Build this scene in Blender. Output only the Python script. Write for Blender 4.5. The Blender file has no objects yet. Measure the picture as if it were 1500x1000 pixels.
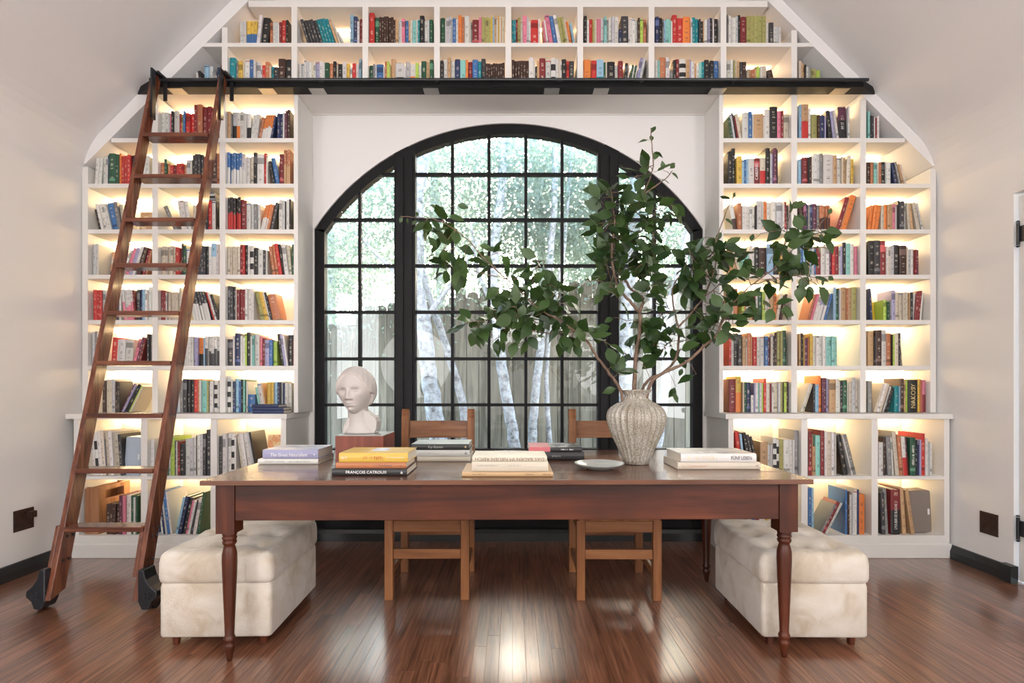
import bpy, bmesh, math, random
from mathutils import Vector, Matrix, noise as mnoise
import numpy as np

# ------------------------------------------------------------------ camera, sky, lamps, exposure
SC = bpy.context.scene
C = SC.collection
F, CX, HY, CH = 800.0, 750.0, 565.0, 1.165      # focal length in px, principal column, horizon row, camera height

cam = bpy.data.objects.new('camera', bpy.data.cameras.new('camera'))
C.objects.link(cam)
cam.location = (0, 0, CH)
cam.rotation_euler = (math.pi / 2, 0, 0)
cam.data.sensor_width = 36.0
cam.data.lens = 36.0 * F / 1500.0
cam.data.shift_y = (HY - 500.0) / 1500.0
cam.data.clip_start = 0.02
SC.camera = cam

world = bpy.data.worlds.new('sky')
SC.world = world
world.use_nodes = True
wn = world.node_tree
bg = wn.nodes['Background']
sk = wn.nodes.new('ShaderNodeTexSky')
sk.sky_type = 'NISHITA'
sk.sun_disc = False
sk.sun_elevation = math.radians(27)
sk.sun_rotation = math.radians(13)
sk.dust_density = 2.5
sk.air_density = 1.1
SKY = 1.8
bg.inputs[1].default_value = SKY
wn.links.new(sk.outputs[0], bg.inputs[0])

def area_light(name, loc, rot, sx, sy, power, col):
    l = bpy.data.lights.new(name, 'AREA')
    l.shape = 'RECTANGLE'; l.size = sx; l.size_y = sy; l.energy = power; l.color = col
    o = bpy.data.objects.new(name, l); C.objects.link(o)
    o.location = loc; o.rotation_euler = rot
    return o

# added fill lights at the side walls behind the camera; no windows there
area_light('side_fill_light', (-2.95, -1.3, 1.7), (math.radians(90), 0, math.radians(-72)), 2.2, 2.2, 80, (0.98, 0.98, 1.0))
area_light('side_fill_light', (2.91, -1.3, 1.7), (math.radians(90), 0, math.radians(72)), 2.2, 2.2, 80, (0.98, 0.98, 1.0))
# two floor lamps behind the camera, plus an added centre fill light
for lx, lz, le in ((-1.7, 1.55, 34), (1.7, 1.55, 34), (0.0, 2.3, 56)):
    pl = bpy.data.lights.new('lamp_and_fill_light', 'POINT'); pl.energy = le; pl.shadow_soft_size = 0.6; pl.color = (1.0, 0.975, 0.955)
    po = bpy.data.objects.new('lamp_and_fill_light', pl); C.objects.link(po); po.location = (lx, -1.3, lz)
SC.view_settings.view_transform = 'Standard'
SC.view_settings.look = 'None'
SC.view_settings.exposure = 0.8
SC.view_settings.gamma = 1.0
SC.view_settings.use_curve_mapping = False
SC.cycles.use_denoising = True
SC.cycles.max_bounces = 8
SC.cycles.diffuse_bounces = 4
SC.cycles.glossy_bounces = 4
SC.cycles.transparent_max_bounces = 16
SC.cycles.caustics_reflective = False
SC.cycles.caustics_refractive = False
SC.cycles.sample_clamp_indirect = 6.0

LED_LOW, LED_TOP = 44.0, 13.0
rnd = random.Random(7)

# ------------------------------------------------------------------ helpers
def px(x, y, Y):
    """world point at distance Y seen at photo pixel x, y"""
    return Vector(((x - CX) * Y / F, Y, CH - (y - HY) * Y / F))

def link(name, mesh, parent=None):
    o = bpy.data.objects.new(name, mesh)
    C.objects.link(o)
    if parent is not None:
        o.parent = parent
    return o

def mat(name, col=(0.8, 0.8, 0.8), rough=0.5, metal=0.0, **kw):
    m = bpy.data.materials.new(name)
    m.use_nodes = True
    b = m.node_tree.nodes['Principled BSDF']
    b.inputs['Base Color'].default_value = (*col, 1)
    b.inputs['Roughness'].default_value = rough
    b.inputs['Metallic'].default_value = metal
    for k, v in kw.items():
        b.inputs[k].default_value = v
    return m

def nn(m, t, **kw):
    n = m.node_tree.nodes.new(t)
    for k, v in kw.items():
        setattr(n, k, v)
    return n

def ln(m, a, b):
    m.node_tree.links.new(a, b)

def ramp(m, stops):
    r = nn(m, 'ShaderNodeValToRGB')
    e = r.color_ramp.elements
    e[0].position, e[0].color = stops[0][0], (*stops[0][1], 1)
    e[1].position, e[1].color = stops[-1][0], (*stops[-1][1], 1)
    for p, c in stops[1:-1]:
        k = e.new(p); k.color = (*c, 1)
    return r

def plain(name, col, rough, var=0.03, scale=3.0, bump=0.0, bscale=60.0, **kw):
    """paint, plaster, cloth: a colour with slight mottling and an optional fine relief"""
    m = mat(name, col, rough, **kw)
    b = m.node_tree.nodes['Principled BSDF']
    tc = nn(m, 'ShaderNodeTexCoord')
    n = nn(m, 'ShaderNodeTexNoise'); n.inputs['Scale'].default_value = scale; n.inputs['Detail'].default_value = 4
    ln(m, tc.outputs['Object'], n.inputs['Vector'])
    r = ramp(m, [(0.3, tuple(max(0, c * (1 - var)) for c in col)), (0.7, tuple(min(1, c * (1 + var)) for c in col))])
    ln(m, n.outputs['Fac'], r.inputs[0]); ln(m, r.outputs[0], b.inputs['Base Color'])
    if bump:
        n2 = nn(m, 'ShaderNodeTexNoise'); n2.inputs['Scale'].default_value = bscale; n2.inputs['Detail'].default_value = 5
        ln(m, tc.outputs['Object'], n2.inputs['Vector'])
        bp = nn(m, 'ShaderNodeBump'); bp.inputs['Strength'].default_value = bump; bp.inputs['Distance'].default_value = 0.004
        ln(m, n2.outputs['Fac'], bp.inputs['Height']); ln(m, bp.outputs[0], b.inputs['Normal'])
    return m

def wood(name, dark, mid, light, axis=0, rough=0.35, grain=22.0, stretch=0.06, bright=0.25, coat=0.0, knots=0.0, bump=0.08, patch=0.0, spec=0.35, crough=0.12):
    m = mat(name, mid, rough)
    b = m.node_tree.nodes['Principled BSDF']
    tc = nn(m, 'ShaderNodeTexCoord'); oi = nn(m, 'ShaderNodeObjectInfo')
    mp = nn(m, 'ShaderNodeMapping')
    s = [1.0, 1.0, 1.0]; s[axis] = stretch
    mp.inputs['Scale'].default_value = s
    off = nn(m, 'ShaderNodeVectorMath', operation='SCALE'); off.inputs[0].default_value = (13.0, 7.0, 29.0)
    ln(m, oi.outputs['Random'], off.inputs['Scale'])
    ad = nn(m, 'ShaderNodeVectorMath', operation='ADD')
    ln(m, tc.outputs['Object'], mp.inputs['Vector']); ln(m, mp.outputs[0], ad.inputs[0]); ln(m, off.outputs[0], ad.inputs[1])
    n = nn(m, 'ShaderNodeTexNoise'); n.inputs['Scale'].default_value = grain; n.inputs['Detail'].default_value = 8
    n.inputs['Roughness'].default_value = 0.62; n.inputs['Distortion'].default_value = 0.6
    ln(m, ad.outputs[0], n.inputs['Vector'])
    r = ramp(m, [(0.30, dark), (0.48, mid), (0.70, light)])
    ln(m, n.outputs['Fac'], r.inputs[0])
    hs = nn(m, 'ShaderNodeHueSaturation')
    mr = nn(m, 'ShaderNodeMapRange'); mr.inputs['To Min'].default_value = 1 - bright; mr.inputs['To Max'].default_value = 1 + bright
    ln(m, oi.outputs['Random'], mr.inputs['Value']); ln(m, mr.outputs[0], hs.inputs['Value']); ln(m, r.outputs[0], hs.inputs['Color'])
    out = hs.outputs[0]
    if patch:
        n3 = nn(m, 'ShaderNodeTexNoise'); n3.inputs['Scale'].default_value = 2.2; n3.inputs['Detail'].default_value = 3
        ln(m, tc.outputs['Object'], n3.inputs['Vector'])
        r3 = ramp(m, [(0.35, (1 - patch,) * 3), (0.6, (1, 1, 1))]); ln(m, n3.outputs['Fac'], r3.inputs[0])
        mx = nn(m, 'ShaderNodeMixRGB', blend_type='MULTIPLY'); mx.inputs[0].default_value = 1
        ln(m, out, mx.inputs[1]); ln(m, r3.outputs[0], mx.inputs[2]); out = mx.outputs[0]
    if knots:
        v = nn(m, 'ShaderNodeTexVoronoi'); v.inputs['Scale'].default_value = 4.2
        ln(m, tc.outputs['Object'], v.inputs['Vector'])
        r2 = ramp(m, [(0.03, (0.25, 0.2, 0.2)), (0.11, (1, 1, 1))]); ln(m, v.outputs['Distance'], r2.inputs[0])
        mx = nn(m, 'ShaderNodeMixRGB', blend_type='MULTIPLY'); mx.inputs[0].default_value = knots
        ln(m, out, mx.inputs[1]); ln(m, r2.outputs[0], mx.inputs[2]); out = mx.outputs[0]
    ln(m, out, b.inputs['Base Color'])
    bp = nn(m, 'ShaderNodeBump'); bp.inputs['Strength'].default_value = bump; bp.inputs['Distance'].default_value = 0.002
    ln(m, n.outputs['Fac'], bp.inputs['Height']); ln(m, bp.outputs[0], b.inputs['Normal'])
    b.inputs['Specular IOR Level'].default_value = spec
    if coat:
        b.inputs['Coat Weight'].default_value = coat; b.inputs['Coat Roughness'].default_value = crough
    return m

def box(bm, x0, x1, y0, y1, z0, z1):
    v = [bm.verts.new(p) for p in ((x0, y0, z0), (x1, y0, z0), (x1, y1, z0), (x0, y1, z0), (x0, y0, z1), (x1, y0, z1), (x1, y1, z1), (x0, y1, z1))]
    for f in ((0, 3, 2, 1), (4, 5, 6, 7), (0, 1, 5, 4), (1, 2, 6, 5), (2, 3, 7, 6), (3, 0, 4, 7)):
        bm.faces.new([v[i] for i in f])
    return v

def prism(bm, pts, axis, a, b):
    """polygon pts (2-D) pushed along axis from a to b"""
    def mk(p, t):
        return {0: (t, p[0], p[1]), 1: (p[0], t, p[1]), 2: (p[0], p[1], t)}[axis]
    A = [bm.verts.new(mk(p, a)) for p in pts]; B = [bm.verts.new(mk(p, b)) for p in pts]
    n = len(pts)
    bm.faces.new(A); bm.faces.new(B[::-1])
    for i in range(n):
        bm.faces.new([A[i], B[i], B[(i + 1) % n], A[(i + 1) % n]])

def lathe(bm, prof, cx=0, cy=0, n=32, lobes=0, amp=None):
    rings = []
    for k, (r, z) in enumerate(prof):
        ring = []
        for i in range(n):
            a = 2 * math.pi * i / n
            rr = r * (1 + (amp[k] * abs(math.cos(a * lobes / 2)) if lobes else 0))
            ring.append(bm.verts.new((cx + rr * math.cos(a), cy + rr * math.sin(a), z)))
        rings.append(ring)
    for a, b in zip(rings, rings[1:]):
        for i in range(n):
            bm.faces.new([a[i], a[(i + 1) % n], b[(i + 1) % n], b[i]])
    bm.faces.new(rings[0][::-1]); bm.faces.new(rings[-1])

def tube(bm, pts, rad, n=8, cap=True):
    pts = [Vector(p) for p in pts]
    if not hasattr(rad, '__len__'):
        rad = [rad] * len(pts)
    up = Vector((0.13, 0.31, 0.94)).normalized()
    rings = []
    for i, p in enumerate(pts):
        d = (pts[min(i + 1, len(pts) - 1)] - pts[max(i - 1, 0)]).normalized()
        u = d.cross(up)
        if u.length < 1e-3: u = d.cross(Vector((1, 0, 0)))
        u.normalize(); w = d.cross(u)
        rings.append([bm.verts.new(p + (u * math.cos(2 * math.pi * k / n) + w * math.sin(2 * math.pi * k / n)) * rad[i]) for k in range(n)])
    for a, b in zip(rings, rings[1:]):
        for k in range(n):
            bm.faces.new([a[k], a[(k + 1) % n], b[(k + 1) % n], b[k]])
    if cap:
        bm.faces.new(rings[0][::-1]); bm.faces.new(rings[-1])

def wmat(o):
    return (wmat(o.parent) if o.parent else Matrix.Identity(4)) @ o.matrix_basis

def finish(name, bm, m, parent=None, bevel=0.0, smooth=False, seg=2):
    """bm holds world coordinates; the object gets its parent's frame"""
    bmesh.ops.recalc_face_normals(bm, faces=bm.faces)
    me = bpy.data.meshes.new(name)
    if parent is not None:
        bm.transform(wmat(parent).inverted())
    bm.to_mesh(me); bm.free()
    if m is not None:
        for mm in (m if isinstance(m, (list, tuple)) else [m]):
            me.materials.append(mm)
    if smooth:
        me.polygons.foreach_set('use_smooth', [True] * len(me.polygons))
    o = link(name, me, parent)
    if bevel:
        b = o.modifiers.new('bevel', 'BEVEL'); b.width = bevel; b.segments = seg; b.limit_method = 'ANGLE'
        b.harden_normals = False
    return o

def obj(name, fill, m, parent=None, **kw):
    bm = bmesh.new(); fill(bm)
    return finish(name, bm, m, parent, **kw)

def bx(name, c, m, parent=None, **kw):
    return obj(name, lambda bm: box(bm, *c), m, parent, **kw)

def tag(o, label, cat, group=None, kind=None):
    if label: o['label'] = label
    if cat: o['category'] = cat
    if group: o['group'] = group
    if kind: o['kind'] = kind
    return o

def thing(name, label, cat, loc=(0, 0, 0), rz=0.0, group=None):
    o = bpy.data.objects.new(name, None); C.objects.link(o)
    o.location = loc; o.rotation_euler = (0, 0, rz)
    o.matrix_world = Matrix.Translation(loc) @ Matrix.Rotation(rz, 4, 'Z')
    o.empty_display_size = 0.1
    return tag(o, label, cat, group)

def struct(name, fill, m, parent=None, **kw):
    o = obj(name, fill, m, parent, **kw)
    if parent is None: o['kind'] = 'structure'
    return o

# ------------------------------------------------------------------ materials
M_wall = plain('wall_paint', (0.775, 0.765, 0.755), 0.7, var=0.012, scale=1.3, bump=0.12, bscale=9)
M_ceil = plain('ceiling_paint', (0.78, 0.77, 0.765), 0.75, var=0.012, scale=1.3, bump=0.12, bscale=7)
M_case = plain('bookcase_paint', (0.76, 0.745, 0.715), 0.5, var=0.01, scale=2)
M_black = plain('black_paint', (0.008, 0.008, 0.009), 0.5, var=0.2, scale=8, **{'Specular IOR Level': 0.2})
M_base = plain('black_baseboard', (0.012, 0.014, 0.015), 0.35, var=0.2, scale=8)
M_iron = plain('cast_iron', (0.012, 0.014, 0.018), 0.32, var=0.3, scale=20, metal=0.0)
M_steel = plain('brushed_plate', (0.45, 0.43, 0.40), 0.35, var=0.05, scale=20, metal=0.9)
M_bronze = plain('dark_bronze', (0.045, 0.022, 0.016), 0.4, var=0.25, scale=30, metal=0.3)
M_ladder = [wood('ladder_wood_' + 'xyz'[a], (0.050, 0.014, 0.008), (0.12, 0.036, 0.018), (0.22, 0.075, 0.034), axis=a, rough=0.27, grain=34, stretch=0.07, bright=0.08, coat=0.4) for a in range(3)]
M_table = [wood('table_wood_' + 'xyz'[a], (0.024, 0.0055, 0.0025), (0.082, 0.018, 0.0065), (0.145, 0.038, 0.013), axis=a, rough=0.45, grain=12, stretch=0.08, bright=0.05, coat=0.06, knots=0.7, patch=0.5) for a in range(3)]
M_top = wood('table_top_wood', (0.075, 0.030, 0.017), (0.135, 0.058, 0.033), (0.19, 0.088, 0.052), axis=0, rough=0.26, grain=12, stretch=0.06, bright=0.03, coat=0.45)
M_chair = [wood('chair_wood_' + 'xyz'[a], (0.13, 0.044, 0.015), (0.23, 0.090, 0.033), (0.32, 0.145, 0.06), axis=a, rough=0.38, grain=20, stretch=0.08, bright=0.05, knots=0.3) for a in range(3)]
M_floor = wood('floor_wood', (0.040, 0.014, 0.008), (0.165, 0.064, 0.034), (0.30, 0.14, 0.08), axis=1, rough=0.30, grain=75, stretch=0.035, bright=0.22, coat=1.0, bump=0.2, crough=0.18, spec=0.5)
M_plinth = wood('plinth_veneer', (0.13, 0.028, 0.014), (0.18, 0.040, 0.020), (0.22, 0.055, 0.027), axis=2, rough=0.35, grain=30, stretch=0.05, bright=0.02)
M_fence = wood('weathered_board', (0.065, 0.052, 0.036), (0.145, 0.122, 0.088), (0.23, 0.195, 0.145), axis=2, rough=0.8, grain=16, stretch=0.08, bright=0.25, knots=0.8)
M_crate = wood('crate_wood', (0.20, 0.08, 0.04), (0.32, 0.15, 0.07), (0.42, 0.22, 0.12), axis=2, rough=0.5, bright=0.1)
M_bust = plain('pale_stone', (0.50, 0.46, 0.435), 0.5, var=0.03, scale=9)
M_pages = plain('paper', (0.80, 0.76, 0.68), 0.8, var=0.05, scale=300)
M_ground = plain('ground_soil', (0.16, 0.13, 0.09), 0.9, var=0.4, scale=3, bump=0.5, bscale=20)
M_plate = plain('grey_glaze', (0.36, 0.37, 0.35), 0.25, var=0.06, scale=20)
M_speaker = [plain('taupe_shell', (0.23, 0.19, 0.165), 0.35, var=0.03), plain('pale_blue_shell', (0.42, 0.50, 0.60), 0.35, var=0.03)]
M_badge = plain('white_badge', (0.85, 0.85, 0.85), 0.4)
M_ink = plain('black_ink', (0.02, 0.02, 0.025), 0.6)
M_inkw = plain('white_ink', (0.85, 0.85, 0.83), 0.6)
M_inkg = plain('gold_ink', (0.62, 0.48, 0.20), 0.5)
M_inkr = plain('rust_ink', (0.55, 0.20, 0.05), 0.6)
M_inky = plain('pale_gold_ink', (0.72, 0.66, 0.48), 0.6)
M_inkb = plain('brown_ink', (0.16, 0.09, 0.06), 0.6)

def fabric():
    m = mat('cream_boucle', (0.72, 0.65, 0.54), 0.9)
    b = m.node_tree.nodes['Principled BSDF']
    b.inputs['Sheen Weight'].default_value = 0.3
    tc = nn(m, 'ShaderNodeTexCoord')
    n = nn(m, 'ShaderNodeTexNoise'); n.inputs['Scale'].default_value = 7; n.inputs['Detail'].default_value = 7; n.inputs['Distortion'].default_value = 0.7
    ln(m, tc.outputs['Object'], n.inputs['Vector'])
    r = ramp(m, [(0.30, (0.44, 0.36, 0.26)), (0.50, (0.585, 0.525, 0.44)), (0.68, (0.66, 0.615, 0.55))])
    ln(m, n.outputs['Fac'], r.inputs[0]); ln(m, r.outputs[0], b.inputs['Base Color'])
    w = nn(m, 'ShaderNodeTexNoise'); w.inputs['Scale'].default_value = 170; w.inputs['Detail'].default_value = 3
    n3 = nn(m, 'ShaderNodeTexNoise'); n3.inputs['Scale'].default_value = 26; n3.inputs['Detail'].default_value = 5
    ln(m, tc.outputs['Object'], w.inputs['Vector']); ln(m, tc.outputs['Object'], n3.inputs['Vector'])
    ad = nn(m, 'ShaderNodeMath', operation='ADD'); ln(m, w.outputs['Fac'], ad.inputs[0]); ln(m, n3.outputs['Fac'], ad.inputs[1])
    bp = nn(m, 'ShaderNodeBump'); bp.inputs['Strength'].default_value = 0.5; bp.inputs['Distance'].default_value = 0.004
    ln(m, ad.outputs[0], bp.inputs['Height']); ln(m, bp.outputs[0], b.inputs['Normal'])
    return m
M_fabric = fabric()

def glaze():
    m = mat('speckled_glaze', (0.5, 0.47, 0.41), 0.28)
    b = m.node_tree.nodes['Principled BSDF']
    tc = nn(m, 'ShaderNodeTexCoord')
    n = nn(m, 'ShaderNodeTexNoise'); n.inputs['Scale'].default_value = 210; n.inputs['Detail'].default_value = 3
    n2 = nn(m, 'ShaderNodeTexNoise'); n2.inputs['Scale'].default_value = 14; n2.inputs['Detail'].default_value = 3
    ln(m, tc.outputs['Object'], n.inputs['Vector']); ln(m, tc.outputs['Object'], n2.inputs['Vector'])
    r = ramp(m, [(0.34, (0.13, 0.11, 0.09)), (0.42, (0.30, 0.27, 0.23)), (0.50, (0.42, 0.40, 0.35)), (0.7, (0.54, 0.52, 0.47))])
    ln(m, n.outputs['Fac'], r.inputs[0])
    r2 = ramp(m, [(0.35, (0.78, 0.72, 0.62)), (0.65, (1, 1, 1))]); ln(m, n2.outputs['Fac'], r2.inputs[0])
    mx = nn(m, 'ShaderNodeMixRGB', blend_type='MULTIPLY'); mx.inputs[0].default_value = 0.8
    ln(m, r.outputs[0], mx.inputs[1]); ln(m, r2.outputs[0], mx.inputs[2]); ln(m, mx.outputs[0], b.inputs['Base Color'])
    return m
M_vase = glaze()

def leaf_mat(name, c0, c1, rough, trans, tcol):
    m = mat(name, c0, rough)
    b = m.node_tree.nodes['Principled BSDF']
    oi = nn(m, 'ShaderNodeObjectInfo'); g = nn(m, 'ShaderNodeNewGeometry')
    ad = nn(m, 'ShaderNodeMath', operation='ADD'); ln(m, oi.outputs['Random'], ad.inputs[0]); ln(m, g.outputs['Random Per Island'], ad.inputs[1])
    fr = nn(m, 'ShaderNodeMath', operation='FRACT'); ln(m, ad.outputs[0], fr.inputs[0])
    r = ramp(m, [(0.0, c0), (1.0, c1)]); ln(m, fr.outputs[0], r.inputs[0]); ln(m, r.outputs[0], b.inputs['Base Color'])
    t = nn(m, 'ShaderNodeBsdfTranslucent'); t.inputs[0].default_value = (*tcol, 1)
    ms = nn(m, 'ShaderNodeMixShader'); ms.inputs[0].default_value = trans
    out = m.node_tree.nodes['Material Output']
    ln(m, b.outputs[0], ms.inputs[1]); ln(m, t.outputs[0], ms.inputs[2]); ln(m, ms.outputs[0], out.inputs['Surface'])
    return m
M_leaf = leaf_mat('camellia_leaf', (0.011, 0.034, 0.008), (0.052, 0.100, 0.026), 0.42, 0.15, (0.08, 0.17, 0.025))
M_tree_leaf = leaf_mat('tree_leaf', (0.05, 0.09, 0.075), (0.22, 0.29, 0.235), 0.4, 0.4, (0.34, 0.44, 0.33))
M_stem = plain('twig_bark', (0.17, 0.11, 0.075), 0.75, var=0.35, scale=40, bump=0.3, bscale=90)

def bark():
    m = mat('pale_bark', (0.5, 0.5, 0.5), 0.8)
    b = m.node_tree.nodes['Principled BSDF']
    tc = nn(m, 'ShaderNodeTexCoord')
    n = nn(m, 'ShaderNodeTexNoise'); n.inputs['Scale'].default_value = 16; n.inputs['Detail'].default_value = 8; n.inputs['Roughness'].default_value = 0.7
    ln(m, tc.outputs['Object'], n.inputs['Vector'])
    r = ramp(m, [(0.34, (0.10, 0.095, 0.09)), (0.46, (0.29, 0.285, 0.285)), (0.65, (0.50, 0.50, 0.51))])
    ln(m, n.outputs['Fac'], r.inputs[0]); ln(m, r.outputs[0], b.inputs['Base Color'])
    return m
M_bark = bark()

def glass():
    m = bpy.data.materials.new('window_glass'); m.use_nodes = True
    nt = m.node_tree; nt.nodes.clear()
    out = nn(m, 'ShaderNodeOutputMaterial'); t = nn(m, 'ShaderNodeBsdfTransparent'); g = nn(m, 'ShaderNodeBsdfGlossy')
    t.inputs[0].default_value = (0.94, 0.97, 0.97, 1); g.inputs['Roughness'].default_value = 0.01
    fr = nn(m, 'ShaderNodeFresnel'); fr.inputs[0].default_value = 1.45
    ms = nn(m, 'ShaderNodeMixShader')
    ln(m, fr.outputs[0], ms.inputs[0]); ln(m, t.outputs[0], ms.inputs[1]); ln(m, g.outputs[0], ms.inputs[2]); ln(m, ms.outputs[0], out.inputs[0])
    return m
M_glass = glass()

def emit(name, col, s):
    m = bpy.data.materials.new(name); m.use_nodes = True
    nt = m.node_tree; nt.nodes.clear()
    out = nn(m, 'ShaderNodeOutputMaterial'); e = nn(m, 'ShaderNodeEmission')
    e.inputs[0].default_value = (*col, 1); e.inputs[1].default_value = s
    ln(m, e.outputs[0], out.inputs[0])
    return m
M_led = emit('warm_led', (1.0, 0.70, 0.36), LED_LOW)
M_led_top = emit('warm_led_dim', (1.0, 0.62, 0.33), LED_TOP)

def book_mat():
    """cover colour from the mesh; small printed title marks where the spine UV runs 0..1 across"""
    m = mat('book_cover', (0.5, 0.5, 0.5), 0.45)
    b = m.node_tree.nodes['Principled BSDF']
    at = nn(m, 'ShaderNodeAttribute', attribute_name='col')
    uv = nn(m, 'ShaderNodeUVMap', uv_map='uv'); sp = nn(m, 'ShaderNodeSeparateXYZ'); ln(m, uv.outputs[0], sp.inputs[0])
    def mth(op, a, bb, clamp=False):
        n = nn(m, 'ShaderNodeMath', operation=op); n.use_clamp = clamp
        for i, v in enumerate((a, bb)):
            if isinstance(v, (int, float)): n.inputs[i].default_value = v
            elif v is not None: ln(m, v, n.inputs[i])
        return n.outputs[0]
    u, v = sp.outputs[0], sp.outputs[1]
    inside = mth('LESS_THAN', mth('ABSOLUTE', mth('SUBTRACT', u, 0.5), None), 0.19)
    cu = mth('FLOOR', mth('MULTIPLY', u, 13.0), None); cv = mth('FLOOR', mth('MULTIPLY', v, 520.0), None)
    cb = nn(m, 'ShaderNodeCombineXYZ'); ln(m, cu, cb.inputs[0]); ln(m, cv, cb.inputs[1])
    wn_ = nn(m, 'ShaderNodeTexWhiteNoise', noise_dimensions='3D'); ln(m, cb.outputs[0], wn_.inputs['Vector'])
    speck = mth('GREATER_THAN', wn_.outputs['Value'], 0.42)
    word = nn(m, 'ShaderNodeTexNoise', noise_dimensions='1D'); word.inputs['Scale'].default_value = 34.0; ln(m, v, word.inputs['W'])
    wd = mth('GREATER_THAN', word.outputs['Fac'], 0.54)
    mask = mth('MULTIPLY', mth('MULTIPLY', inside, speck), mth('MULTIPLY', wd, mth('GREATER_THAN', u, -0.5)))
    mask = mth('MULTIPLY', mask, 0.6)
    lum = nn(m, 'ShaderNodeRGBToBW'); ln(m, at.outputs['Color'], lum.inputs[0])
    r = ramp(m, [(0.24, (0.72, 0.66, 0.52)), (0.27, (0.05, 0.045, 0.05))]); ln(m, lum.outputs[0], r.inputs[0])
    mx = nn(m, 'ShaderNodeMixRGB'); ln(m, mask, mx.inputs[0]); ln(m, at.outputs['Color'], mx.inputs[1]); ln(m, r.outputs[0], mx.inputs[2])
    ln(m, mx.outputs[0], b.inputs['Base Color'])
    return m
M_book = book_mat()

def art_mat(name, stops, scale):
    m = mat(name, (0.5, 0.5, 0.5), 0.4)
    b = m.node_tree.nodes['Principled BSDF']
    tc = nn(m, 'ShaderNodeTexCoord')
    n = nn(m, 'ShaderNodeTexNoise'); n.inputs['Scale'].default_value = scale; n.inputs['Detail'].default_value = 5; n.inputs['Distortion'].default_value = 1.2
    ln(m, tc.outputs['Object'], n.inputs['Vector'])
    r = ramp(m, stops); ln(m, n.outputs['Fac'], r.inputs[0]); ln(m, r.outputs[0], b.inputs['Base Color'])
    return m
M_art = {
    'o': art_mat('orange_floral_art', [(0.38, (0.72, 0.68, 0.55)), (0.5, (0.75, 0.28, 0.08)), (0.62, (0.80, 0.65, 0.35))], 14),
    'a': art_mat('sepia_art', [(0.4, (0.72, 0.60, 0.44)), (0.52, (0.45, 0.25, 0.12)), (0.65, (0.75, 0.68, 0.55))], 14),
    'c': art_mat('cream_floral_art', [(0.4, (0.78, 0.74, 0.66)), (0.55, (0.62, 0.30, 0.14)), (0.62, (0.78, 0.70, 0.6))], 12),
    'u': art_mat('brown_portrait_art', [(0.42, (0.07, 0.03, 0.02)), (0.55, (0.30, 0.12, 0.05)), (0.66, (0.72, 0.48, 0.22))], 12),
    'G': art_mat('grey_photo_art', [(0.4, (0.06, 0.055, 0.05)), (0.5, (0.30, 0.27, 0.24)), (0.65, (0.62, 0.62, 0.64))], 10),
    'w': art_mat('white_floral_art', [(0.42, (0.80, 0.77, 0.73)), (0.55, (0.70, 0.55, 0.50)), (0.62, (0.45, 0.38, 0.42))], 9),
    'b': art_mat('blue_landscape_art', [(0.4, (0.12, 0.24, 0.46)), (0.5, (0.40, 0.55, 0.72)), (0.62, (0.42, 0.30, 0.20))], 7),
    'y': art_mat('yellow_cover_art', [(0.3, (0.68, 0.46, 0.04)), (0.7, (0.74, 0.52, 0.06))], 4),
    'i': art_mat('pale_blue_jacket_art', [(0.35, (0.72, 0.74, 0.76)), (0.5, (0.50, 0.55, 0.68)), (0.65, (0.16, 0.22, 0.45))], 6),
    'g': art_mat('grey_swirl_jacket_art', [(0.4, (0.72, 0.71, 0.68)), (0.5, (0.45, 0.46, 0.48)), (0.6, (0.66, 0.60, 0.55))], 6),
    't': art_mat('pale_aqua_cover_art', [(0.3, (0.52, 0.62, 0.62)), (0.7, (0.62, 0.68, 0.66))], 4),
    'p': art_mat('black_collage_cover_art', [(0.46, (0.05, 0.055, 0.06)), (0.5, (0.20, 0.21, 0.23)), (0.56, (0.45, 0.47, 0.50))], 18),
}

# ------------------------------------------------------------------ room shell
YB, YU, YL, YF = 4.12, 3.83, 3.70, -3.0          # window wall, upper bookcase face, lower cabinet face, wall behind camera
XL, XR = -3.02, 2.985
CLs, CRs = 5.84, 5.77                             # the ceiling slopes: |x| + z
ZT = 4.10

def ceil_profile():
    p = []
    for s, xw, c in ((-1, XL, CLs), (1, XR, CRs)):
        zc = c - abs(xw)
        a, b_, d = Vector((abs(xw), zc - 0.24)), Vector((abs(xw), zc)), Vector((abs(xw) - 0.17, zc + 0.17))
        q = [(a * (1 - t) ** 2 + b_ * 2 * t * (1 - t) + d * t * t) for t in [i / 8 for i in range(9)]]
        q = [(s * v.x, v.y) for v in q] + [(s * (c - ZT), ZT)]
        p.append(q)
    return p[0] + p[1][::-1]

def sheet(bm, prof, y0, y1, t=0.08):
    cen = Vector((0, 2.0))
    out = [tuple(Vector(q) + (Vector(q) - cen).normalized() * t) for q in prof]
    A = [bm.verts.new((x, y0, z)) for x, z in prof]; B = [bm.verts.new((x, y1, z)) for x, z in prof]
    A2 = [bm.verts.new((x, y0, z)) for x, z in out]; B2 = [bm.verts.new((x, y1, z)) for x, z in out]
    n = len(prof)
    for i in range(n - 1):
        bm.faces.new([A[i], A[i + 1], B[i + 1], B[i]]); bm.faces.new([A2[i], B2[i], B2[i + 1], A2[i + 1]])
        bm.faces.new([A[i], A2[i], A2[i + 1], A[i + 1]]); bm.faces.new([B[i], B[i + 1], B2[i + 1], B2[i]])
    bm.faces.new([A[0], B[0], B2[0], A2[0]]); bm.faces.new([A[-1], A2[-1], B2[-1], B[-1]])

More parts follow.
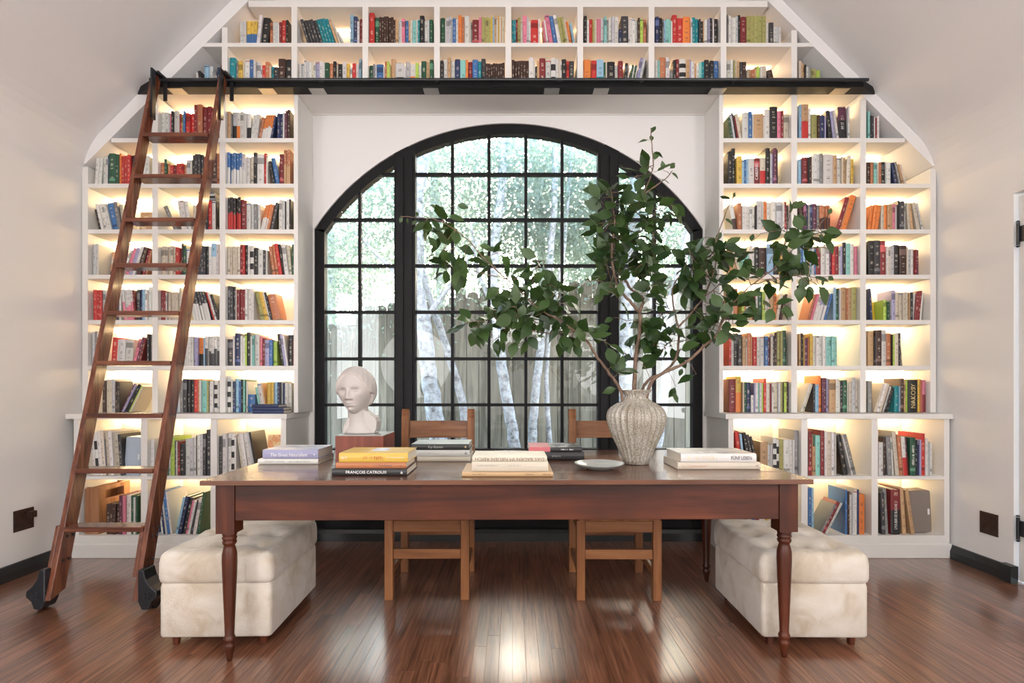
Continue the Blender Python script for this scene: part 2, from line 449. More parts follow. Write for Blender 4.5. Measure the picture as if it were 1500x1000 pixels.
cp = ceil_profile()
o = struct('ceiling', lambda bm: sheet(bm, cp, YF, YB + 0.1), M_ceil)
zl, zr = cp[0][1], cp[-1][1]
struct('wall_left', lambda bm: box(bm, XL - 0.1, XL, YF, YB + 0.1, 0, zl), M_wall)
DY = 3.25                                         # the door opening in the right wall starts here
def wr(bm):
    box(bm, XR, XR + 0.12, DY, YB + 0.1, 0, zr)
    box(bm, XR, XR + 0.12, 2.2, DY, 2.31, zr)
    box(bm, XR, XR + 0.12, YF, 2.2, 0, zr)
struct('wall_right', wr, M_wall)
def wf(bm):
    prism(bm, [(XL - 0.1, 0), (XR + 0.12, 0), (XR + 0.12, zr)] + [(x, z) for x, z in cp[::-1]] + [(XL - 0.1, zl)], 1, YF - 0.1, YF)
struct('wall_front', wf, M_wall)

# window wall with its arched opening
WX0, WX1, WS = -1.493, 1.442, 2.349
WC = (WX0 + WX1) / 2; WR = 1.748; WZ = 3.147 - WR
def arch(x, r=WR):
    return WZ + math.sqrt(max(0.0, r * r - (x - WC) ** 2))
def wb(bm):
    top = 4.25
    box(bm, XL - 0.1, WX0, YB, YB + 0.14, 0, top); box(bm, WX1, XR + 0.12, YB, YB + 0.14, 0, top)
    n = 48
    xs = [WX0 + (WX1 - WX0) * i / n for i in range(n + 1)]
    f = [[bm.verts.new((x, YB + d, z)) for x in xs for z in (arch(x), top)] for d in (0, 0.14)]
    for i in range(n):
        a, b_ = 2 * i, 2 * i + 2
        bm.faces.new([f[0][a], f[0][b_], f[0][b_ + 1], f[0][a + 1]])
        bm.faces.new([f[1][a], f[1][a + 1], f[1][b_ + 1], f[1][b_]])
        bm.faces.new([f[0][a], f[1][a], f[1][b_], f[0][b_]])
struct('wall_back', wb, M_wall)

# baseboards
def bbprof(s, x):
    return [(x, 0), (x - s * 0.028, 0), (x - s * 0.028, 0.05), (x - s * 0.018, 0.075), (x - s * 0.012, 0.088), (x, 0.09)]
struct('baseboard_left', lambda bm: prism(bm, bbprof(-1, XL), 1, YF, YL), M_base)
def bbr(bm):
    prism(bm, bbprof(1, XR), 1, DY + 0.02, YL)
    box(bm, XR - 0.045, XR, DY - 0.03, DY + 0.05, 0, 0.10)
struct('baseboard_right', bbr, M_base)
struct('baseboard_back', lambda bm: prism(bm, [(YB, 0), (YB - 0.03, 0), (YB - 0.03, 0.06), (YB - 0.016, 0.085), (YB, 0.09)], 0, -1.52, 1.45), M_base)

# floor: sub-floor slab and strip planks
fl = struct('floor', lambda bm: box(bm, XL - 0.1, XR + 0.12, YF - 0.1, YB + 0.14, -0.08, -0.014), M_floor)
PW = 0.0572
def plank_mesh(L):
    bm = bmesh.new(); g = 0.00025
    box(bm, g, PW - g, g, L - g, -0.013, 0.0)
    bmesh.ops.bevel(bm, geom=[e for e in bm.edges if all(v.co.z > -0.001 for v in e.verts)], offset=0.0004, segments=1, affect='EDGES')
    bmesh.ops.recalc_face_normals(bm, faces=bm.faces)
    me = bpy.data.meshes.new('plank'); bm.to_mesh(me); bm.free(); me.materials.append(M_floor)
    return me
PLM = {L: plank_mesh(L) for L in (0.6, 0.9, 1.2, 1.5, 1.8)}
rest = bmesh.new()
cols = int((XR - XL + 0.05) / PW) + 1
planks = []
pr = random.Random(3)
for i in range(cols):
    x = XL - 0.01 + i * PW
    y = 1.75 - pr.random() * 1.3
    yend = YB
    # planks toward the camera that the photograph does not show, joined
    yy = YF
    while yy < y - 0.05:
        L = min(pr.uniform(0.8, 1.9), y - yy)
        box(rest, x + 0.0006, x + PW - 0.0006, yy + 0.0006, yy + L - 0.0006, -0.013, 0.0); yy += L
    while y < yend:
        L = pr.choice((0.9, 1.2, 1.5, 1.8)); planks.append((x, y, L)); y += L
planks.sort(key=lambda p: p[1])
for k, (x, y, L) in enumerate(planks):
    if k < 300:
        p = link('plank', PLM[L], fl); p.location = (x, y, 0)
    else:
        box(rest, x + 0.0006, x + PW - 0.0006, y + 0.0006, y + L - 0.0006, -0.013, 0.0)
o = finish('planks', rest, M_floor, fl); o['kind'] = 'stuff'

# door in the right wall (white leaf, black strap hinges)
d1 = struct('door_1', lambda bm: box(bm, XR + 0.02, XR + 0.06, 2.22, DY - 0.012, 0.01, 2.29), M_case, bevel=0.003)
for z in (2.06, 0.325):
    def kn(bm, z=z):
        tube(bm, [(XR - 0.002, DY - 0.03, z - 0.065), (XR - 0.002, DY - 0.03, z + 0.065)], 0.009, 12)
        for e in (-0.07, 0.07):
            tube(bm, [(XR - 0.002, DY - 0.03, z + e), (XR - 0.002, DY - 0.03, z + e * 1.12)], [0.012, 0.006], 12)
        box(bm, XR + 0.004, XR + 0.02, DY - 0.30, DY - 0.028, z - 0.045, z + 0.045)
    obj('hinge', kn, M_iron, d1)

# ------------------------------------------------------------------ arched steel window
win = thing('window_1', None, None, (WC, YB + 0.07, 0)); win['kind'] = 'structure'
V = lambda p: (p - CX) * YB / F
H = lambda p: CH - (p - HY) * YB / F
Y0, Y1 = YB + 0.015, YB + 0.085
def ring(bm):
    n = 48; t = 0.072
    xs = [WX0 + (WX1 - WX0) * i / n for i in range(n + 1)]
    xi = [WX0 + t + (WX1 - WX0 - 2 * t) * i / n for i in range(n + 1)]
    for a, b_ in ((Y0, Y1),):
        O = [[bm.verts.new((x, y, arch(x))) for x in xs] for y in (a, b_)]
        I = [[bm.verts.new((x, y, arch(x, WR - t))) for x in xi] for y in (a, b_)]
        for i in range(n):
            bm.faces.new([O[0][i], O[0][i + 1], I[0][i + 1], I[0][i]]); bm.faces.new([O[1][i], I[1][i], I[1][i + 1], O[1][i + 1]])
            bm.faces.new([I[0][i], I[0][i + 1], I[1][i + 1], I[1][i]]); bm.faces.new([O[0][i], O[1][i], O[1][i + 1], O[0][i + 1]])
    box(bm, WX0, WX0 + t, Y0, Y1, 0, arch(WX0) + 0.0); box(bm, WX1 - t, WX1, Y0, Y1, 0, arch(WX1))
obj('window_frame', ring, M_black, win)
P1, P2 = (V(577), V(608)), (V(876), V(907))
for a, b_ in (P1, P2):
    def post(bm, a=a, b_=b_):
        box(bm, a, b_, Y0 - 0.01, Y1, 0, arch((a + b_) / 2) + 0.01)
        m_ = (a + b_) / 2
        box(bm, a + 0.018, m_ - 0.008, Y0 - 0.025, Y0 - 0.009, 0.09, arch(m_) - 0.07)
        box(bm, m_ + 0.008, b_ - 0.018, Y0 - 0.025, Y0 - 0.009, 0.09, arch(m_) - 0.07)
    obj('mullion_post', post, M_black, win, bevel=0.002)
ZS = H(657)
bx('bottom_panel', (WX0 + 0.07, WX1 - 0.07, Y0 + 0.005, Y1 - 0.01, 0.0, ZS - 0.04), M_black, win)
bx('window_sill', (WX0 + 0.07, WX1 - 0.07, Y0 - 0.015, Y1, ZS - 0.045, ZS), M_black, win)
bays = [([WX0 + 0.072, V(525), P1[0]]), ([P1[1], V(662), V(716), V(770.5), V(824), P2[0]]), ([P2[1], V(960.5), WX1 - 0.072])]
rows = [H(y) for y in (657, 593, 525, 456, 387.5, 319.5, 252.5)] + [9]
YG = YB + 0.05
hw = 0.0115
RI = WR - 0.072
for bay in bays:
    for x in bay[1:-1]:
        bx('muntin', (x - hw, x + hw, YG - 0.02, YG + 0.02, ZS, arch(x, RI) + 0.004), M_black, win)
    for z in rows[1:-1]:
        # the bar ends at the arch
        half = math.sqrt(max(0, RI * RI - (z - WZ) ** 2)) if z > WZ else 9
        a, b_ = max(bay[0], WC - half - 0.004), min(bay[-1], WC + half + 0.004)
        if b_ - a > 0.03:
            bx('muntin', (a, b_, YG - 0.017, YG + 0.017, z - hw, z + hw), M_black, win)
    for i in range(len(bay) - 1):
        for k in range(len(rows) - 1):
            x0, x1 = bay[i] + (hw if i else 0), bay[i + 1] - (hw if i < len(bay) - 2 else 0)
            z0, z1 = rows[k] + (hw if k else 0), rows[k + 1] - hw
            xs = [x0 + (x1 - x0) * t / 6 for t in range(7)]
            top = [min(z1, arch(x, RI)) for x in xs]
            pts = [(x, t) for x, t in zip(xs, top) if t > z0 + 0.004]
            if len(pts) < 2: continue
            poly = [(pts[0][0], z0), (pts[-1][0], z0)] + pts[::-1]
            obj('pane', lambda bm, poly=poly: prism(bm, poly, 1, YG - 0.001, YG + 0.001), M_glass, win)

# ------------------------------------------------------------------ built-in bookcases
U = lambda p: (p - CX) * YU / F
Lw = lambda p: (p - CX) * YL / F
ZR = [0.978, 1.306, 1.627, 1.945, 2.263, 2.584, 2.903]        # shelf tops of the tall bookcases, from the ledge up
ST = 0.030
CI = {-1: 5.715, 1: 5.66}
BK = YB - 0.012

def xlim(s, z):                                    # how far out the sloped panel lets a board at height z go
    return CI[s] - z

def tall_case(s, label, xs, halfw):
    t = thing('bookcase', label, 'bookcase', ((xs[0] + xs[-1]) / 2, YU, ZR[0]), group='built-in bookcases round the arched window')
    inner, outer = (xs[-1], xs[0]) if s < 0 else (xs[0], xs[-1])
    zt = 3.205
    bx('back_panel', (min(xs) , max(xs), BK, YB - 0.002, ZR[0], CI[s] - abs(outer) + 0.02), M_case, t)
    obj('back_panel', lambda bm: prism(bm, [(outer, CI[s] - abs(outer)), (inner, CI[s] - abs(outer)), (inner, zt), (s * (CI[s] - zt), zt)], 1, BK, YB - 0.002), M_case, t)
    # inner side panel (towards the window niche) and outer side panel
    w = 0.030
    bx('side_panel', (inner - (w if s < 0 else 0), inner + (w if s > 0 else 0), YU, BK, ZR[0], zt), M_case, t, bevel=0.001)
    zo = CI[s] - abs(outer) - 0.021
    bx('side_panel', (outer - (0.02 if s > 0 else 0.02), outer + 0.02, YU, BK, ZR[0], zo), M_case, t)
    for x in xs[1:-1]:
        bx('divider', (x - halfw, x + halfw, YU, BK, ZR[0], min(zt, CI[s] - abs(x) - 0.021)), M_case, t, bevel=0.001)
    cs = sorted(xs)
    for r, z in enumerate(ZR[1:] + [zt + ST]):
        lim = xlim(s, z)
        for a, b_ in zip(cs, cs[1:]):
            lo = a + (halfw if a != cs[0] else (0.02 if s < 0 else w)); hi = b_ - (halfw if b_ != cs[-1] else (w if s < 0 else 0.02))
            if s < 0: lo = max(lo, -lim)
            else: hi = min(hi, lim)
            if hi - lo < 0.05: continue
            if r < len(ZR) - 1:
                bx('shelf', (lo, hi, YU + 0.002, BK, z - ST, z), M_case, t, bevel=0.001)
            mg = 0.012
            bx('light_strip', (lo + mg, hi - mg, BK - 0.035, BK - 0.020, z - ST - 0.007, z - ST - 0.0005), M_led, t)
    return t

XLc = [U(124.5), U(227.0), U(325.8), U(436.5)]
XRc = [U(1053.5), U(1163.5), U(1264.5), U(1367)]
tcl = tall_case(-1, 'tall white built-in bookcase behind the wooden ladder, three columns of shelves', XLc, 0.0205)
tcr = tall_case(1, 'tall white built-in bookcase by the door wall, partly behind the leafy branches', XRc, 0.0205)

# bridge over the window
ZB, ZC, ZD = 3.254, 3.570, 3.822
TC = [U(p) for p in (329, 431, 535, 640, 744.6, 850, 954.5, 1060, 1163.5)]
br = thing('bookcase', 'white built-in bookcase bridging over the arched window above the black rail', 'bookcase', (0, YU, ZB), group='built-in bookcases round the arched window')
for s, co, xo in ((-1, CLs - 0.004, abs(XL) - 0.004), (1, CRs - 0.004, XR - 0.004)):
    ci = CI[s]
    zb = ci - abs(XLc[0] if s < 0 else XRc[-1])
    def slopeboard(bm):
        prism(bm, [(s * (ci - ZD - 0.06), ZD + 0.06), (s * (ci - zb), zb), (s * xo, co - xo), (s * (co - ZD - 0.06), ZD + 0.06)], 1, YU, BK)
        prism(bm, [(s * (ci - zb), zb), (s * xo, zb), (s * xo, co - xo)], 1, YU, BK)
    obj('sloped_panel', slopeboard, M_ceil, br)
bx('back_panel', (-(CI[-1] - 3.3), CI[1] - 3.3, BK, YB - 0.002, ZB - 0.05, ZD + 0.05), M_case, br)
for x in TC:
    bx('divider', (x - 0.020, x + 0.020, YU, BK, ZB, min(ZD + 0.002, CI[-1 if x < 0 else 1] - abs(x) - 0.021)), M_case, br, bevel=0.001)
edges = [-9] + TC + [9]
for zt_, nm in ((ZB, 'shelf'), (ZC, 'shelf'), (ZD + 0.045, 'top_board')):
    th = {ZB: 0.045, ZC: 0.027}.get(zt_, 0.045)
    bx(nm, (-(CI[-1] - zt_ + (0.03 if nm == 'shelf' else 0)), CI[1] - zt_ + (0.03 if nm == 'shelf' else 0), YU + 0.001, BK, zt_ - th, zt_), M_case, br)
for z_ in (ZC - 0.027, ZD):
    for a, b_ in zip(edges, edges[1:]):
        lo, hi = max(a + 0.02, -(CI[-1] - z_)), min(b_ - 0.02, CI[1] - z_)
        if hi - lo > 0.15:
            bx('light_strip', (lo + 0.03, hi - 0.03, BK - 0.035, BK - 0.022, z_ - 0.007, z_ - 0.0005), M_led_top, br)

# lower cabinets
ZSh, ZBt = 0.553, 0.152
def low_case(s, label, xs, ends):
    t = thing('cabinet', label, 'cabinet', ((xs[0] + xs[-1]) / 2, YL, 0), group='low open cabinets under the tall bookcases')
    lo, hi = xs[0], xs[-1]
    bx('worktop', (ends[0], ends[1], YL - 0.012, BK, 0.940, 0.976), M_case, t, bevel=0.003)
    bx('plinth', (lo, hi, YL + 0.004, BK, 0, 0.105), M_case, t)
    bx('plinth_rail', (lo - 0.006, hi + 0.008, YL - 0.012, YL + 0.005, 0, 0.098), M_case, t, bevel=0.004)
    bx('shelf', (lo, hi, YL, BK, 0.105, ZBt), M_case, t)
    bx('back_panel', (lo, hi, BK, YB - 0.002, 0.0, 0.94), M_case, t)
    hw_ = 0.022
    for i, x in enumerate(xs):
        a, b_ = (x, x + 0.036) if i == 0 else ((x - 0.036, x) if i == len(xs) - 1 else (x - hw_, x + hw_))
        bx('side_panel' if i in (0, len(xs) - 1) else 'divider', (a, b_, YL, BK, ZBt, 0.940), M_case, t, bevel=0.001)
    for i, (a, b_) in enumerate(zip(xs, xs[1:])):
        a += 0.036 if i == 0 else hw_; b_ -= 0.036 if i == len(xs) - 2 else hw_
        bx('shelf', (a, b_, YL + 0.002, BK, ZSh - 0.022, ZSh), M_case, t, bevel=0.001)
        for z in (0.940, ZSh - 0.022):
            bx('light_strip', (a + 0.02, b_ - 0.02, BK - 0.035, BK - 0.020, z - 0.007, z - 0.0005), M_led, t)
    return t
XLl = [Lw(108), Lw(211), Lw(313), Lw(419)]
XRl = [Lw(1067), Lw(1178.5), Lw(1281.5), Lw(1391)]
low_case(-1, 'low white open cabinet behind the ladder foot, with white rounded cushion bench before it', XLl, (XL + 0.003, Lw(421)))
low_case(1, 'low white open cabinet by the door wall, deeper than the bookcase above', XRl, (Lw(1062), XR - 0.003))

# black ledge with ladder rail
bm_ = thing('rail_ledge', 'long black ledge with round ladder rail running across above the arched window', 'ladder rail', (0, 3.78, 3.209))
obj('ledge_board', lambda bm: prism(bm, [(-2.47, YU - 0.10), (2.40, YU - 0.10), (2.545, YU - 0.001), (-2.625, YU - 0.001)], 2, 3.206, 3.2535), M_black, bm_, bevel=0.002)
rp_ = obj('rail_pipe', lambda bm: tube(bm, [(-2.45, YU - 0.135, 3.235), (2.41, YU - 0.135, 3.235)], 0.0115, 14), M_iron, bm_)
for xx in (2.42, -2.46):
    obj('rail_finial', lambda bm, xx=xx: lathe(bm, [(0.004, -0.022), (0.017, -0.014), (0.023, 0), (0.017, 0.014), (0.004, 0.022)], 0, 0, 16), M_iron, bm_, smooth=True).location = (xx, -0.085, 0.026)
for p in (330, 470, 640, 820, 940, 1075, 1240):
    def rb(bm, x=(p - 750) * 3.70 / 800):
        box(bm, x - 0.012, x + 0.012, YU - 0.142, YU - 0.099, 3.222, 3.240)
    obj('rail_bracket', rb, M_iron, rp_)
for p in (261, 393, 466, 632, 808, 880, 1050, 1229):
    x = (p - 750) * (YU - 0.04) / 800
    bx('mounting_plate', (x - 0.052, x + 0.052, YU - 0.085, YU - 0.004, 3.2035, 3.2065), M_steel, bm_)

# ------------------------------------------------------------------ books
COL = dict(w=(0.64, 0.63, 0.60), c=(0.58, 0.52, 0.42), g=(0.50, 0.51, 0.52), G=(0.22, 0.22, 0.22), k=(0.018, 0.017, 0.018), d=(0.045, 0.045, 0.05),
           n=(0.022, 0.035, 0.10), b=(0.05, 0.15, 0.36), l=(0.28, 0.47, 0.62), t=(0.01, 0.23, 0.27), q=(0.25, 0.55, 0.50), e=(0.02, 0.085, 0.045),
           m=(0.42, 0.58, 0.10), y=(0.62, 0.41, 0.07), o=(0.70, 0.21, 0.05), O=(0.46, 0.17, 0.08), r=(0.50, 0.035, 0.03), R=(0.20, 0.022, 0.025),
           p=(0.66, 0.20, 0.28), P=(0.12, 0.035, 0.07), u=(0.055, 0.025, 0.018), a=(0.50, 0.32, 0.17), x=(0.36, 0.34, 0.12), i=(0.34, 0.33, 0.50), s=(0.62, 0.62, 0.60))
CNAME = dict(w='white', c='cream', g='pale-grey', G='grey', k='black', d='charcoal', n='navy', b='blue', l='sky-blue', t='teal', q='pale-green', e='dark-green',
             m='lime-green', y='yellow', o='orange', O='terracotta', r='red', R='maroon', p='pink', P='plum', u='dark-brown', a='tan', x='olive', i='lavender', s='black-and-white')

def book_geo(w, d, h, cols, seed, art=False, text=True):
    """faces of one book standing on z=0, spine at y=0 facing -y, x from 0 to w; returns verts, faces, colours, uvs"""
    r = random.Random(seed)
    vs, fs, cs, uvs = [], [], [], []
    def V_(x, y, z):
        vs.append((x, y, z)); return len(vs) - 1
    def face(idx, col, uv=None):
        fs.append(idx); cs.append(col); uvs.append(uv or [(-1, 0)] * len(idx))
    br_ = r.uniform(0.84, 1.12)
    b0 = tuple(max(0, min(1, c * br_ * r.uniform(0.975, 1.025))) for c in COL[cols[0]])
    b1 = COL[cols[-1]] if len(cols) > 1 else b0
    lum = sum(b0) / 3
    soft = w < 0.016
    t = 0.0009 if soft else min(0.0022, w * 0.14)
    bul = 0 if soft else min(0.005, w * 0.16)
    # spine sections bottom to top: (fraction, colour, title?)
    if cols[0] == 's':
        k_ = r.choice((5, 7)); secs = [((i + 1) / k_, COL['w'] if i % 2 == 0 else COL['k'], False) for i in range(k_)]
        b0 = COL['w']
    elif len(cols) > 1:
        f = r.uniform(0.42, 0.6); secs = [(f, b1, False), (1.0, b0, True)]
    else:
        q = r.random()
        dk = tuple(c * 0.45 for c in b0) if lum > 0.12 else tuple(min(1, c * 2.6 + 0.06) for c in b0)
        if q < 0.22: secs = [(0.12, b0, False), (0.2, dk, False), (0.85, b0, True), (1, b0, False)]
        elif q < 0.32: secs = [(0.1, b0, False), (0.62, b0, True), (0.68, b0, False), (0.88, dk, False), (1, b0, False)]
        elif q < 0.42 and lum > 0.3: secs = [(0.25, b0, False), (0.8, b0, True), (0.93, b0, False), (0.96, COL[r.choice('rkbnO')], False), (1, b0, False)]
        else: secs = [(0.14, b0, False), (0.86, b0, True), (1, b0, False)]
    if not text: secs = [(1.0, b0, False)]
    # spine columns
    xs = [0, w * 0.18, w * 0.5, w * 0.82, w] if bul else [0, w]
    ys = [bul, bul * 0.3, 0, bul * 0.3, bul] if bul else [0, 0]
    z0 = 0.0; vo = r.random() * 50
    prev = [V_(x, y, 0) for x, y in zip(xs, ys)]
    for f, c, tt in secs:
        z1 = h * f
        cur = [V_(x, y, z1) for x, y in zip(xs, ys)]
        for i in range(len(xs) - 1):
            uv = [(xs[i] / w, z0 + vo), (xs[i + 1] / w, z0 + vo), (xs[i + 1] / w, z1 + vo), (xs[i] / w, z1 + vo)] if tt and w > 0.012 else None
            face([prev[i], prev[i + 1], cur[i + 1], cur[i]], c, uv)
        prev, z0 = cur, z1
    # boards
    yi = bul + t
    for x0, x1 in ((0, t), (w - t, w)):
        a = [V_(*p) for p in ((x0, bul, 0), (x1, bul, 0), (x1, d, 0), (x0, d, 0), (x0, bul, h), (x1, bul, h), (x1, d, h), (x0, d, h))]
        for f in ((4, 5, 6, 7), (1, 2, 6, 5), (2, 3, 7, 6), (3, 0, 4, 7), (0, 3, 2, 1)):
            face([a[k] for k in f], b0)
    # spine back edge + page block
    a = [V_(*p) for p in ((t, bul * 0.4, h), (w - t, bul * 0.4, h), (w - t, yi, h), (t, yi, h))]
    face(a, b0)
    pz = h - (0.0005 if soft else 0.0035)
    pg = (0.72, 0.66, 0.55)
    a = [V_(*p) for p in ((t, yi, 0.002), (w - t, yi, 0.002), (w - t, d - 0.003, 0.002), (t, d - 0.003, 0.002), (t, yi, pz), (w - t, yi, pz), (w - t, d - 0.003, pz), (t, d - 0.003, pz))]
    for f in ((4, 5, 6, 7), (2, 3, 7, 6), (0, 3, 2, 1), (0, 1, 5, 4)):
        face([a[k] for k in f], pg)
    return vs, fs, cs, uvs

def geo_mesh(name, vs, fs, cs, uvs, mats):
    me = bpy.data.meshes.new(name)
    me.from_pydata(vs, [], fs)
    ca = me.color_attributes.new('col', 'FLOAT_COLOR', 'CORNER')
    ul = me.uv_layers.new(name='uv')
    cc, uu = [], []
    for f, c, uv in zip(fs, cs, uvs):
        for k in range(len(f)):
            cc.extend((*c, 1.0)); uu.extend(uv[k])
    ca.data.foreach_set('color', cc); ul.data.foreach_set('uv', uu)
    for m in mats: me.materials.append(m)
    return me

Z_ = 4.406
ORD = ['first', 'second', 'third', 'fourth', 'fifth', 'sixth', 'seventh', 'eighth', 'ninth', 'tenth', 'eleventh', 'twelfth', 'thirteenth', 'fourteenth', 'fifteenth',
       'sixteenth', 'seventeenth', 'eighteenth', 'nineteenth', 'twentieth'] + ['twenty-' + x for x in ('first', 'second', 'third', 'fourth', 'fifth', 'sixth', 'seventh', 'eighth', 'ninth')] + ['thirtieth']
